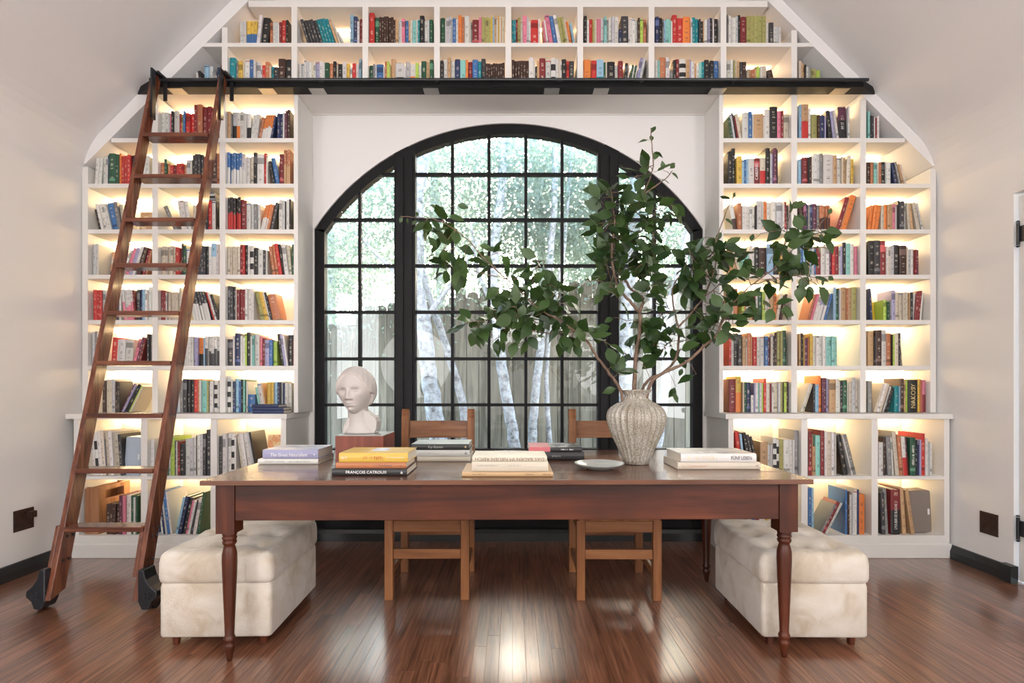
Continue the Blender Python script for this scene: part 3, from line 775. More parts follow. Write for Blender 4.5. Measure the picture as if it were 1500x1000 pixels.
# cell = (zoom origin x, start in zoom units, shelf height, face distance, spec, shelf name, column name)
S7, S6, S5, S4, S3, S2, S1 = ZR[6], ZR[5], ZR[4], ZR[3], ZR[2], ZR[1], ZR[0]
LC = ['left wall column', 'ladder column', 'left niche column']
RC = ['right niche column', 'right middle column', 'right wall column']
TN = lambda i: '%s bay over the window' % ORD[i]
CELLS = [
 (200, 665, ZC, 0, 'w22.155 w22.155 3*yb22.155 w20.188/6 k45.182/6 _10 O22.150 w16.148 g14.150 w8.148 R16.150 r28.165 k14.165', 'top shelf', TN(1)),
 (200, 1045, ZC, 0, '_58 5*d20.165/-17 4*t19.175/-17 a14.165/-19 c12.150/-20 g12.90/-25 _34 l22.200 n26.183 w14.150 R22.170', 'top shelf', TN(2)),
 (500, 178, ZC, 0, 'r32.205 e28.182 6*u15.185 u14.165 a20.168 g12.165 w8.160 p20.165 b22.162 a12.165 w12.165 q24.165 w12.175 t12.160 k28.185 w24.160 g8.155 e24.160', 'top shelf', TN(3)),
 (500, 635, ZC, 0, 'e28.175 w8.160 g22.175 g12.180 w8.170 b22.170 w14.165 o24.190 O16.180 w32.190 c10.160 G10.155 R42.165 p20.180 4*x14.180 y14.185 l12.185 a12.185 w10.165 y10.185 w8.180 a8.180 c16.180', 'top shelf', TN(4)),
 (500, 1097, ZC, 0, 't14.165 t14.160 R12.170 x20.175 w14.160 p26.185 g14.180 w12.150 r50.158 w14.165 _34 p10.160/-7 w10.165/-8 p28.195/-9 b26.190/-10 w22.190/-10 3*x13.180/-10 c12.170/-10 o18.150/-10 _8 l16.150/-10', 'top shelf', TN(5)),
 (800, 242, ZC, 0, 'k20.185 w14.160 r22.170 x14.165 c12.160 p28.175 g18.175 q18.180 G12.165 w20.180 g16.180 w28.185 n16.100 d44.185 w10.170 w14.175 w20.165 w16.160 u12.170 m22.165 O20.165', 'top shelf', TN(6)),
 (800, 702, ZC, 0, 'n28.180 k18.175 G10.165 l14.160 q20.170 q14.165 w8.150 r32.195 r40.178 o48.185 w10.165 t22.178 t22.172 d10.165 k20.155 a8.155 w22.165 i10.170 k20.178 w8.165 k28.175', 'top shelf', TN(7)),
 (1000, 288, ZC, 0, 'G8.195 w16.190 w14.180 w14.175 g18.190 k12.195 R36.182 _4 5*x25.190 w16.150 d30.145 w18.120 g14.120 w16.118', 'top shelf', TN(8)),
 (200, 400, ZB, 0, 'w14.115/-8 k20.120/-10 l30.160 g25.155 G24.120 w6.90 n26.145 P16.155', 'second shelf from top', TN(0)),
 (200, 587, ZB, 0, 't38.205 G18.180 y28.180 c10.180 w34.195 b28.195 w14.190 g28.180 w12.150 r20.155 O28.175 c10.150 t14.155 d30.150 u44.200 _4 k42.195', 'second shelf from top', TN(1)),
 (200, 1033, ZB, 0, 'w18.170 g18.170 w12.190 g16.180 w14.175 c14.180 w12.180 i26.185 w20.180 w12.175 e30.175 O24.170 k20.185 c12.180 k28.165 w26.175 y20.165 w14.150 r26.170 w16.165 l14.205', 'second shelf from top', TN(2)),
 (500, 176, ZB, 0, 'e24.160 G10.165 g12.165 b44.165 w8.150 O16.180 m14.180 x10.150 a30.198 wk58.170 w8.150 g28.178 wo34.165 m20.172 w18.165 e32.185 a22.180 e24.192', 'second shelf from top', TN(3)),
 (500, 636, ZB, 0, 'k18.185 w26.200 a20.205 w26.190 n34.195 q36.192 o14.190 R28.182 b36.190 t20.186 d28.205 8*u15.172', 'second shelf from top', TN(4)),
 (500, 1100, ZB, 0, '6*u18.192 w30.205 w10.190 k12.150 a14.185 R38.198 _2 w34.200 s30.205 w20.200 c10.190 w8.180 k30.195 r18.190 d32.188', 'second shelf from top', TN(5)),
 (800, 242, ZB, 0, 'o48.195 _4 r34.190 lt46.195 e14.180 c8.180 k50.180 w22.165 R32.180 _6 k18.175/4 w8.170/5 e12.165/10 w8.160/10 e12.165/10 w6.160/10 i20.210/12 g14.205/12 d8.200/12', 'second shelf from top', TN(6)),
 (800, 703, ZB, 0, 'w18.200 q14.195 O36.208 w26.205 G24.122 k18.190 R22.200 s44.195 a26.196 i8.200 w20.180 a14.170 w18.160 q18.180 t14.182 k28.190 d8.170 k26.186 b32.190', 'second shelf from top', TN(7)),
 (1000, 286, ZB, 0, 'w24.195 w16.195 x8.190 c14.190 a20.190 d14.180 u28.185 c8.130 a20.135 O24.130 a12.150 m20.155 w8.150 c30.150 _36 u34.130/-14', 'second shelf from top', TN(8)),
 (1000, 745, ZB, 0, 'c14.185 a14.175 a12.170 k8.160 w18.150 G14.150 x14.135 x12.130 m26.126/3', 'second shelf from top', TN(9)),
 (100, 556, S7, 0, 'w22.180 w30.180 g8.170 p18.170 k14.180 w36.185 r18.170 x14.165 b14.180 2*r30.170 R22.220 O36.225 2*R30.210 R30.200 k14.190 R20.200', 'shelf under black ledge', LC[1]),
 (100, 1022, S7, 0, 'a22.180 G8.170 gk26.180 wo22.175 w22.180 w10.170 w10.170 wk26.170 w14.160/6 w14.165/6 w14.165/6 O18.150/10 4*ow15.165/12 n12.150/12 _22 n20.170 n20.170 w10.175 P12.185 u20.195', 'shelf under black ledge', LC[2]),
 (100, 168, S6, 0, 'w20.170/4 w20.175/4 _8 w22.185 w12.190 n10.195 e42.198 e24.195 o12.200 r22.185 r18.188 r20.190 k20.190 k16.190 O20.170 w28.185 w26.190', 'second shelf below black ledge', LC[0]),
 (100, 588, S6, 0, 'O26.140 e16.160 O20.135 r18.125 R20.125 3*r16.135 O16.130 w22.160 w10.160 4*d18.195 R18.180 u38.200 u30.205 O26.200', 'second shelf below black ledge', LC[1]),
 (100, 1022, S6, 0, '5*bw18.205 gw22.195 w8.170 w22.180 c22.185 k22.208 w42.195 r16.205 w10.190 _34 k14.150/-10 b26.175/-10 R28.198 _2 3*Oa13.225', 'second shelf below black ledge', LC[2]),
 (100, 152, S5, 0, '_40 k14.140/-13 4*w17.170/-13 b38.175/-12 G24.185/-10 c20.170/-8 _24 a86.150#', 'third shelf below black ledge', LC[0]),
 (100, 590, S5, 0, '_85 G26.165/-24 _20 3*w20.190/-8 _12 c18.160 R28.170 w24.190 w12.190 k16.190 r22.190 w22.190 k8.185', 'third shelf below black ledge', LC[1]),
 (100, 1022, S5, 0, '5*kr17.210 R36.195 w24.175 g20.170 G22.170 w16.170 3*ow15.170/12 O14.165/12 d20.180/12 _38 w22.200 w20.198 k8.190 w18.200 k10.205', 'third shelf below black ledge', LC[2]),
 (100, 142, S4, 0, 'g18.200 w18.205 _4 c62.180# k16.150/25 p16.160/25 _46 w16.170/20 p24.180/18 i24.182/18 w16.190/18 u24.185/16 R18.170/14 O12.165/12', 'fourth shelf below black ledge', LC[0]),
 (100, 584, S4, 0, '6*c16.185 r26.180 R12.170 k12.205 e16.190 w30.170 8*d14.190 w18.185 lw34.205 w18.205 O8.200', 'fourth shelf below black ledge', LC[1]),
 (100, 1022, S4, 0, '5*c15.185 R20.200 r14.200 k18.195 w12.190 s24.190 k26.180 w34.170 d16.165 w10.165 _34 O20.190/-8 O20.200/-8 r20.205/-9 k16.205/-9 w24.200/-7 c18.200/-6 e12.200', 'fourth shelf below black ledge', LC[2]),
 (100, 145, S3, 0, '3*r21.195 g20.195 w12.190 _60 d22.195 w12.200 _18 4*wp17.200/-6 R12.195/-4 d20.200 n18.198 l20.200 w14.190 w22.212 w16.210', 'fifth shelf below black ledge', LC[0]),
 (100, 586, S3, 0, 'R22.190 R16.188 w8.180 R10.185 4*c15.180 c16.210 _88 6*dw19.190/-13 r14.190/-16 w12.185/-16 k18.170/-17', 'fifth shelf below black ledge', LC[1]),
 (100, 1022, S3, 0, '3*d16.220 w6.200 3*R20.200 w14.205 w26.205 w12.190 _46 x24.190/-13 y26.185/-13 w8.185/-13 k14.182/-13 O50.165/-12', 'fifth shelf below black ledge', LC[2]),
 (100, 142, S2, 0, 'g14.215 G16.220 w14.210 _72 r38.182/4 w8.170/4 w38.170/3 w48.170/3 p18.175/15 P18.185/14 R14.180/14 _46 d14.205 G16.205', 'sixth shelf below black ledge', LC[0]),
 (100, 586, S2, 0, '_130 4*w20.190 i16.185 i14.180 ok38.180 l8.180 5*wd18.190', 'sixth shelf below black ledge', LC[1]),
 (100, 1022, S2, 0, 'd38.170 w10.190 n34.210 w12.190 w12.180 m12.210 k26.215 w10.190 q14.200 w30.205 O8.190 p12.190 R18.180 i28.165 b20.165 m24.160 _30 k22.205/-8 i14.200/-8 w10.195/-8 k28.202 O12.240', 'sixth shelf below black ledge', LC[2]),
 (100, 142, S1, 0, '_66 u20.205 c22.212 c20.210 g18.215 _2 u12.200 d14.190 P16.200/26 i10.195/26 k22.195/26 m8.190/26 c10.185/26', 'wide ledge row', LC[0]),
 (100, 586, S1, 0, '_80 n18.195 l18.200 w8.190 G20.205 d24.212 k20.215 k24.210 r20.208 O16.212 w8.205 q34.205 x14.205 k8.200 w22.200 s26.205 w10.190 s12.205', 'wide ledge row', LC[1]),
 (100, 1022, S1, 0, 's22.235 w8.210 n16.200 l20.215 b14.200 k12.212 q18.205 e8.210 w8.200 b42.115 _30 q16.165/-10 w24.190/-9 a10.190/-9 _2 y22.195 y14.190 G8.190 l22.195 n14.195 k8.190 w10.200 n10.190 w20.190 w22.190', 'wide ledge row', LC[2]),
 (100, 126, ZSh, 1, '_18 c20.250/-4 w20.270/-4 s20.275/-4 w22.285/-4 c22.285/-4 G8.240/-4 c20.280/-4 w22.284/-4 c40.282/-4 d18.270/-4', 'low cabinet upper shelf', LC[0]),
 (100, 522, ZSh, 1, 'w24.235 _60 e38.245 w6.230 m28.250 d12.225 w6.220 R14.220 k30.205 w36.238 g20.240 w14.245 k8.260 w22.262 g18.265 d20.270 d32.295', 'low cabinet upper shelf', LC[1]),
 (100, 962, ZSh, 1, 'd22.250 w22.270 g10.250 w22.275 s22.268 w10.265 _38 c14.255/-8 w28.270/-8 w24.275/-9 g12.285/-10 k10.282/-10 _8 o105.250#', 'low cabinet upper shelf', LC[2]),
 (0, 690, ZBt, 1, '4*u20.195 P20.250 p20.250 w18.250 w20.250 e16.248 w10.240 e10.248', 'low cabinet bottom shelf', LC[0]),
 (0, 966, ZBt, 1, 'b28.190 _40 w16.280/-7 n12.280/-7 w10.275/-7 b26.275/-7 w12.275/-7 _14 l14.240/12 n24.250/12 k26.240/12 p14.220/12 w14.220/12 d10.225/10 w20.235/10 e12.270/8', 'low cabinet bottom shelf', LC[1]),
 (0, 1400, ZBt, 1, 'w30.200 g20.210 d24.220 w30.230 b20.220 e26.250 w40.240 k22.230', 'low cabinet bottom shelf', LC[2]),
 (1040, 115, S7, 0, '_22 e16.145/-9 g12.165/-9 k10.175/-9 R10.150/-10 c22.170/-9 _2 w40.180 b24.185 w6.170 a64.165 w10.160 w34.195 k50.210 p24.185 R16.185 c34.165', 'shelf under black ledge', RC[0]),
 (1040, 572, S7, 0, 'l16.225 ar44.225 w20.200 _4 x36.168 u14.160 n30.155 i8.150 _22 k24.190/-6 i14.185/-7 w14.190/-8 _6 Pk52.215/-2 g12.210', 'shelf under black ledge', RC[1]),
 (1040, 1015, S7, 0, 'q12.180 k10.150 d16.150 w12.145 R10.140 w14.150', 'shelf under black ledge', RC[2]),
 (1040, 116, S6, 0, 'k26.215 k22.238 _6 y34.180 l14.160 b14.165 l14.170 w36.172 R38.175 cr34.172 k28.238 w6.200 i16.200 P22.235 k8.230', 'second shelf below black ledge', RC[0]),
 (1040, 573, S6, 0, 'l20.165 R34.178 k10.175 u18.180 w12.180 w24.200 g16.195 G20.205 w60.195 a28.190 w28.180 c8.180 a24.180 c24.185/2 y18.170', 'second shelf below black ledge', RC[1]),
 (1040, 1016, S6, 0, 'u22.150 O18.150 q18.145 c10.140 O18.145 k30.150 w12.145 w22.145 _20 n18.145/-10 G12.145/-12 a14.135/-14 c12.130/-15', 'second shelf below black ledge', RC[2]),
 (1040, 118, S5, 0, '_34 wu28.165/-10 _2 O26.180 5*w17.155 k10.160 w38.195 w8.190 o20.190 w24.180 c10.180 w28.185 g38.180 w12.170 R14.180 u16.165', 'third shelf below black ledge', RC[0]),
 (1040, 576, S5, 0, 'u24.190 P18.175 n16.170 G14.165 n18.170 P26.175 G14.165 5*Ou13.160 _42 R26.215/17 a8.210/17 o34.230/17', 'third shelf below black ledge', RC[1]),
 (1040, 1018, S5, 0, '3*o20.162/8 _26 c20.165 o16.165 a16.165 a20.168 p20.170 w10.170 k10.195 d30.185 g12.180 _18 c14.180/-4 a18.175/-6 c22.180/-10 w12.178/-12', 'third shelf below black ledge', RC[2]),
 (1040, 118, S4, 0, '_50 a20.170/-15 c14.190/-15 _4 q44.150 w20.190 w14.165 k28.185 u50.180 l40.200 k38.190 y20.180 k20.190 G18.170', 'fourth shelf below black ledge', RC[0]),
 (1040, 574, S4, 0, 'b30.220 l14.200 k8.180 w6.180 a18.190 l8.185 g14.180 b16.170 R36.180 w30.190 w24.200 P18.160 r20.180 R24.185 g12.180 i14.185 k24.210 q34.205 w24.200 p18.185', 'fourth shelf below black ledge', RC[1]),
 (1040, 1022, S4, 0, 'k38.225 d40.225 R34.220 w12.185 c12.180 g26.190 k38.195 u44.195 c8.180 g22.170 w18.170 R10.165 P18.165', 'fourth shelf below black ledge', RC[2]),
 (1040, 118, S3, 0, 'u20.212 c8.205 O34.205 _22 m16.190 O14.120 w14.180 a28.175 R14.160 w18.180 e24.185 m20.185 w26.210 a30.180 o14.175 c20.170/10 u14.170/12', 'fifth shelf below black ledge', RC[0]),
 (1040, 575, S3, 0, '_56 O14.175/15 p14.175/15 w14.175/15 3*iw18.175/15 b12.175/15 _50 l18.215 e20.205 g8.200 a34.215 O12.210 a26.212 x32.215', 'fifth shelf below black ledge', RC[1]),
 (1040, 1024, S3, 0, '_10 n14.205/-3 y76.132# m20.132 e14.120 G8.130 i24.192 c10.180 4*c19.182 a6.180 k18.180 w12.180/4 R22.185/5 R16.190/5 w10.180/5', 'fifth shelf below black ledge', RC[2]),
 (1040, 120, S2, 0, 'r14.205 w18.205 k32.212 d24.200 a22.190 w6.180 O26.210 a8.200 r26.188 w26.190 w26.195 b20.188 P16.182 c14.205 d16.190 u14.215 x20.228 x14.228 e22.230', 'sixth shelf below black ledge', RC[0]),
 (1040, 577, S2, 0, 'a10.205 k12.208 y6.205 P26.178 O8.180 y20.210 _2 4*w20.195 4*q19.190', 'sixth shelf below black ledge', RC[1]),
 (1040, 1024, S2, 0, 'a36.228 k10.190 u38.232 w28.235 O34.212 k6.200 m14.200 c26.205 d12.215 _2 G72.205#', 'sixth shelf below black ledge', RC[2]),
 (1050, 80, S1, 0, 'R44.215 yo36.232 _6 c8.195 e18.195 n30.195 w18.110 i10.190 w14.190 q12.192 w14.192 m14.190 r16.215 w10.190 c14.185 R10.185 w10.190 c16.190 c18.192 g14.190 x14.188 k8.195 m14.190 u18.198', 'wide ledge row', RC[0]),
 (1050, 535, S1, 0, '_6 w12.195/18 c12.190/18 _60 d12.185 l22.180 o20.235 P14.222 P20.225 i14.222 a44.212 w26.215 w8.200 k20.202 e28.205 w6.190 c20.195 g20.225 c14.200', 'wide ledge row', RC[1]),
 (1050, 980, S1, 0, 'G28.200 _6 c14.190/17 w16.190/17 c14.190/17 k12.170/17 w4.170/17 d16.175/17 k14.165/15 _46 t26.170 l6.168 u28.215 a18.200 m12.205 k64.212 y22.212 O10.210 pR22.210', 'wide ledge row', RC[2]),
 (1050, 118, ZSh, 1, '_30 r26.280/-6 l14.265/-6 _26 k22.280/-10 d20.265/-11 k14.260/-12 _4 a50.220 g22.200 w10.200 s24.240 s20.235 x18.230 x12.230 w40.230 w20.230 w10.230 G28.285', 'low cabinet upper shelf', RC[0]),
 (1050, 587, ZSh, 1, 'R22.285 O8.260 a22.190 q30.255 R22.288 w12.285 c30.280 w14.275 g16.275 c8.270 _48 k26.265/-10 w8.265/-14 G28.270/-14', 'low cabinet upper shelf', RC[1]),
 (1050, 1042, ZSh, 1, 'w16.212 g14.212 u16.245 _12 G30.250/-3 w10.245/-3 _6 c24.285/-5 O24.262/-4 wr24.248/-4 PR18.245/-4 e34.245 k16.230 n10.200 i10.230 r28.270 w14.240 g18.220 w14.210', 'low cabinet upper shelf', RC[2]),
 (1160, -385, ZBt, 1, 'c20.205 w30.200 g20.210 d24.220 w30.230 b20.220 R26.250 w40.240 y22.230 w30.250 n24.240 g40.260', 'low cabinet bottom shelf', RC[0]),
 (1160, 102, ZBt, 1, 'b24.300 l18.295 _30 G12.215/27 R24.225/27 w14.225/27 _112 b12.285 u12.282 w20.255 g10.270 w20.290 n10.285 o40.258', 'low cabinet bottom shelf', RC[1]),
 (1160, 560, ZBt, 1, '_16 d24.270/-2 G22.290/-3 _6 Rk60.290 _14 a24.295/-4 _26 a24.290/-8', 'low cabinet bottom shelf', RC[2]),
]

def parse(spec):
    out = []
    for tok in spec.split():
        if tok[0] == '_':
            out.append(float(tok[1:])); continue
        n = 1
        if '*' in tok:
            a, tok = tok.split('*'); n = int(a)
        art = tok.endswith('#'); tok = tok.rstrip('#')
        lean = 0.0
        if '/' in tok:
            tok, l_ = tok.split('/'); lean = float(l_)
        i = 0
        while tok[i].isalpha(): i += 1
        w, h = tok[i:].split('.')
        for _ in range(n): out.append((tok[:i], float(w), float(h), lean, art))
    return out

BOOKS = []      # dicts of every shelf book
def quad(x, w, h, th):
    """corner points (x, z) of a leaning book whose lowest corner touches the shelf"""
    c_, s_ = math.cos(th), math.sin(th)
    dz = w * s_ if th > 0 else 0.0
    return [(x, dz), (x + w * c_, dz - w * s_), (x + w * c_ + h * s_, dz - w * s_ + h * c_), (x + h * s_, dz + h * c_)]
def side(q, z, right):
    xs_ = []
    for (xa, za), (xb, zb_) in zip(q, q[1:] + q[:1]):
        if min(za, zb_) - 1e-9 <= z <= max(za, zb_) + 1e-9:
            xs_.append(xa if abs(za - zb_) < 1e-9 else xa + (xb - xa) * (z - za) / (zb_ - za))
            if abs(za - zb_) < 1e-9: xs_.append(xb)
    return None if not xs_ else (max(xs_) if right else min(xs_))
seed = 100
for ci, (ox, st, z, low, spec, shelf, colm) in enumerate(CELLS):
    yf = (YL if low else YU)
    sc = (yf + 0.03) / F / Z_
    x0c = (ox - CX) * (yf + 0.03) / F + st * sc
    edges_ = (XLl + XRl) if low else ((TC + [CI[1] - z - 0.12]) if z >= ZB else (XLc + XRc))
    mid_ = x0c + 0.12
    lo_ = max([e for e in edges_ if e < mid_] or [-9]) + (0.023 if not low else 0.024)
    if low and abs(lo_ - 0.024 - XLl[0]) < 1e-6 or low and abs(lo_ - 0.024 - XRl[0]) < 1e-6: lo_ += 0.014
    hi_ = min([e for e in edges_ if e > mid_] or [9]) - 0.024
    if low and min(abs(hi_ + 0.024 - XLl[-1]), abs(hi_ + 0.024 - XRl[-1])) < 1e-6: hi_ -= 0.014
    if not low and min(abs(hi_ + 0.024 - e) for e in (XLc[-1], XRc[-1])) < 1e-6: hi_ -= 0.008
    if not low and min(abs(lo_ - 0.023 - e) for e in (XLc[0], XRc[0])) < 1e-6: lo_ += 0.009
    items = parse(spec)
    f_ = 1.0
    seed0 = seed
    for it_ in range(40):
        x = max(x0c, lo_); seed = seed0; nb = 0; out = []; prev = None; right = -9
        for it in items:
            if isinstance(it, float):
                x += it * sc * f_; continue
            cols, w, h, lean, art = it
            seed += 1; r = random.Random(seed)
            th = math.radians(lean)
            wm, hm = w * sc * f_, h * sc * r.uniform(0.985, 1.015)
            q = quad(x, wm, hm, th)
            # keep clear of the neighbour and of the divider
            sh = lo_ - min(p[0] for p in q)
            if prev:
                for zz_ in [p[1] for p in q] + [p[1] for p in prev] + [0.001]:
                    a_, b_ = side(prev, zz_, True), side(q, zz_, False)
                    if a_ is not None and b_ is not None: sh = max(sh, a_ - b_ + 0.0004)
            if sh > 0: x += sh; q = quad(x, wm, hm, th)
            nb += 1
            d = min(0.24 if not low else 0.30, hm * r.uniform(0.66, 0.78)) if not art else 0.014
            bk = dict(cols=cols, w=wm, d=d, h=hm, lean=th, z=z, art=art, seed=seed, shelf=shelf, colm=colm, n=nb, cell=ci, area=w * h, low=low, x=x, dz=(wm * math.sin(th) if th > 0 else 0.0))
            bk['y'] = yf + 0.018 + r.random() * 0.018 + (0.10 if art else 0)
            out.append(bk)
            right = max(right, max(p[0] for p in q)); prev = q
            x += wm / math.cos(th) * (1 if th <= 0 else math.cos(th) ** 2) + 0.0004
        if right <= hi_: break
        f_ *= 0.985
    BOOKS += out

def book_matrix(b):
    # local x to the right, leaning about y
    th = b['lean']
    R_ = Matrix.Rotation(th, 4, 'Y')
    tilt = Matrix.Rotation(math.radians(-7), 4, 'X') if b['art'] else Matrix.Identity(4)
    return Matrix.Translation((b['x'], b['y'], b['z'] + b['dz'] + 0.0006)) @ R_ @ tilt

hidden = {i for i, c in enumerate(CELLS) if (c[0], c[1]) in ((0, 1400), (1160, -385))}
ranked = sorted((b for b in BOOKS if b['cell'] not in hidden), key=lambda b: -b['area'])
N_SINGLE = 276
single = {id(b) for b in ranked[:N_SINGLE]}
joined = ([], [], [], [])
cell_n = {}
for b in BOOKS: cell_n[b['cell']] = b['n']
for b in BOOKS:
    if id(b) in single:
        if b['art']:
            o = bx('book', (0, b['w'], 0, b['d'], 0, b['h']), M_art[b['cols'][0]])
        else:
            g = book_geo(b['w'], b['d'], b['h'], b['cols'], b['seed'])
            o = link('book', geo_mesh('book', *g, [M_book]))
        o.matrix_world = book_matrix(b)
        b['o'] = o
        if b['art']: size = 'large'
        else: size = ('thick ' if b['w'] > 0.040 else 'thin ' if b['w'] < 0.019 else '') + ('tall' if b['h'] > 0.26 else 'short' if b['h'] < 0.165 else 'upright' if not b['lean'] else 'leaning')
        if len(b['cols']) > 1 and b['cols'][0] != 's': cn = CNAME[b['cols'][0]] + '-and-' + CNAME[b['cols'][1]]
        else: cn = CNAME[b['cols'][0]]
        if b['art']: cn += ' front-facing'
        tag(o, '%s %s book, %s on the %s, %s' % (size, cn, ORD[b['n'] - 1], b['shelf'], b['colm']), 'book', 'books on the built-in shelves')
    else:
        if b['art']: continue
        vs, fs, cs, uvs = book_geo(b['w'], b['d'], b['h'], b['cols'], b['seed'])
        M = book_matrix(b); k = len(joined[0])
        joined[0].extend(tuple(M @ Vector(v)) for v in vs); joined[1].extend([i + k for i in f] for f in fs); joined[2].extend(cs); joined[3].extend(uvs)
o = link('books', geo_mesh('books', *joined, [M_book]))
tag(o, 'remaining smaller books filling the white built-in shelves in many colours', 'books', 'books on the built-in shelves', 'stuff')
print('BOOKS', len(BOOKS), 'single', N_SINGLE)

# a stack lying on top of upright books, and three lying on the wide ledge
def flat_book(x, y, z, w, d, h, cols, label, group, sd, rz=0.0, cover=None):
    """book lying flat, spine toward the camera; x,y = left front corner; w along x, h thickness"""
    vs, fs, cs, uvs = book_geo(h, d, w, cols, sd, text=False)           # standing book: x thickness, z length
    R_ = Matrix(((0, 0, 1, 0), (0, 1, 0, 0), (-1, 0, 0, h), (0, 0, 0, 1)))   # z -> x, x -> -z
    t = thing('book', label, 'book', (x, y, z), rz, group)
    g = geo_mesh('cover', [tuple(R_ @ Vector(v)) for v in vs], fs, cs, uvs, [M_book])
    o = link('cover_and_pages', g, t)
    if cover:
        c = link('jacket_front', None, t) if False else None
        bm = bmesh.new(); box(bm, 0.002, w - 0.002, 0.004, d - 0.003, h, h + 0.0006)
        me = bpy.data.meshes.new('front_cover'); bmesh.ops.recalc_face_normals(bm, faces=bm.faces); bm.to_mesh(me); bm.free()
        me.materials.append(M_art[cover]); link('front_cover', me, t)
    return t

def title(parent, txt, x, z, size, wid, m, flip=False, y=-0.0006, vertical=False, name='title', font_shear=0.0):
    cu = bpy.data.curves.new(name, 'FONT'); cu.body = txt; cu.size = size; cu.align_x = 'CENTER'; cu.align_y = 'CENTER'
    cu.extrude = 0.0003; cu.shear = font_shear; cu.resolution_u = 3
    cu.materials.append(m)
    o = bpy.data.objects.new(name, cu); C.objects.link(o); o.parent = parent
    o.location = (x, y, z); o.rotation_euler = (math.pi / 2, (math.pi if flip else 0) + (vertical or 0), 0)
    bpy.context.view_layer.update()
    dx = max(o.dimensions.x, 1e-5)
    me = bpy.data.meshes.new_from_object(o.evaluated_get(bpy.context.evaluated_depsgraph_get()))
    q = link(name, me, parent); q.location = o.location; q.rotation_euler = o.rotation_euler; q.scale = (wid / dx, 1, 1)
    bpy.data.objects.remove(o); bpy.data.curves.remove(cu)
    return q

def marks(parent, x, z, wid, h, m, y=-0.0006):
    """lettering too faint to read in the photograph: a row of small strokes"""
    r = random.Random(int(wid * 1e5)); bm = bmesh.new(); a = x - wid / 2
    while a < x + wid / 2:
        if r.random() < 0.14: a += h * 0.5; continue
        w_ = h * r.uniform(0.22, 0.5)
        box(bm, a, a + h * 0.12, y, 0, z - h / 2, z + h / 2)
        if r.random() < 0.7: box(bm, a, a + w_, y, 0, z + h * r.choice((-0.5, -0.06, 0.38)), z + h * 0.5 if False else z + h * r.choice((-0.38, 0.06, 0.5)) + h * 0.001)
        a += w_ + h * 0.16
    bmesh.ops.recalc_face_normals(bm, faces=bm.faces)
    me = bpy.data.meshes.new('faint_lettering'); bm.to_mesh(me); bm.free(); me.materials.append(m)
    link('faint_lettering', me, parent)

# ladder-side column, third shelf: flat grey books on top of the upright ones
zz = S5 + 0.187 * (YU + 0.03) / F * 200 * 0 + S5 * 0 + 0.0
up = [b for b in BOOKS if b['shelf'].startswith('third') and b['colm'] == 'ladder column' and not b['lean']]
up = up[-6:]
zz = S5 + max(b['h'] for b in up) * 1.0 + 0.003
for k, (cc, hh) in enumerate((('G', 0.018), ('k', 0.012), ('g', 0.012), ('G', 0.014))):
    flat_book(up[0]['x'] - 0.004 * k, YU + 0.03, zz, 0.108, 0.15, hh, cc, '%s flat book on top of upright ones, ladder column, %s' % (('thick grey', 'thin black', 'thin pale grey', 'dark grey')[k], ('lowest', 'second', 'third', 'topmost')[k]), 'books lying flat', 900 + k)
    zz += hh + 0.0008
zz = 0.9765
for k, hh in enumerate((0.021, 0.020, 0.019)):
    flat_book(U(381.5) - 0.002 * k, YL + 0.01, zz, 0.212 - 0.03 * (k == 2), 0.135, hh, 'in'[0] if False else 'n', 'blue-grey book lying on the wide ledge beside the niche, %s of three' % ('lowest', 'middle', 'topmost')[k], 'books lying flat', 910 + k)
    zz += hh + 0.0006

# titles that can be read on shelf spines
def shelf_title(colm, shelf, code, txt, m, frac=0.5, size=None, rot=-math.pi / 2, length=0.6):
    c = [b for b in BOOKS if b['colm'] == colm and b['shelf'] == shelf and b['cols'] == code and 'o' in b]
    if not c: print('no title book', colm, shelf, code); return
    b = max(c, key=lambda q: q['w'])
    title(b['o'], txt, b['w'] / 2, b['h'] * frac, (size or b['w'] * 0.8), b['h'] * length, m, vertical=rot, y=-0.0008)
COL['d'] = COL['d']
shelf_title('right wall column', 'wide ledge row', 'k', 'NAKOSY', M_inkg, 0.5, 0.045, length=0.75)
shelf_title('right wall column', 'low cabinet bottom shelf', 'Rk', 'LYOUBER DE BLACHE', M_inkw, 0.40, 0.026, rot=math.pi / 2 * -1, length=0.56)
shelf_title('right niche column', 'second shelf below black ledge', 'R', 'CASSERES', M_inkw, 0.5, 0.028, length=0.6)
shelf_title('right wall column', 'low cabinet upper shelf', 'e', 'DEIU & ARTE', M_inkw, 0.55, 0.02, length=0.5)
shelf_title('right middle column', 'shelf under black ledge', 'Pk', 'FM 17', M_inkw, 0.42, 0.03, length=0.2)

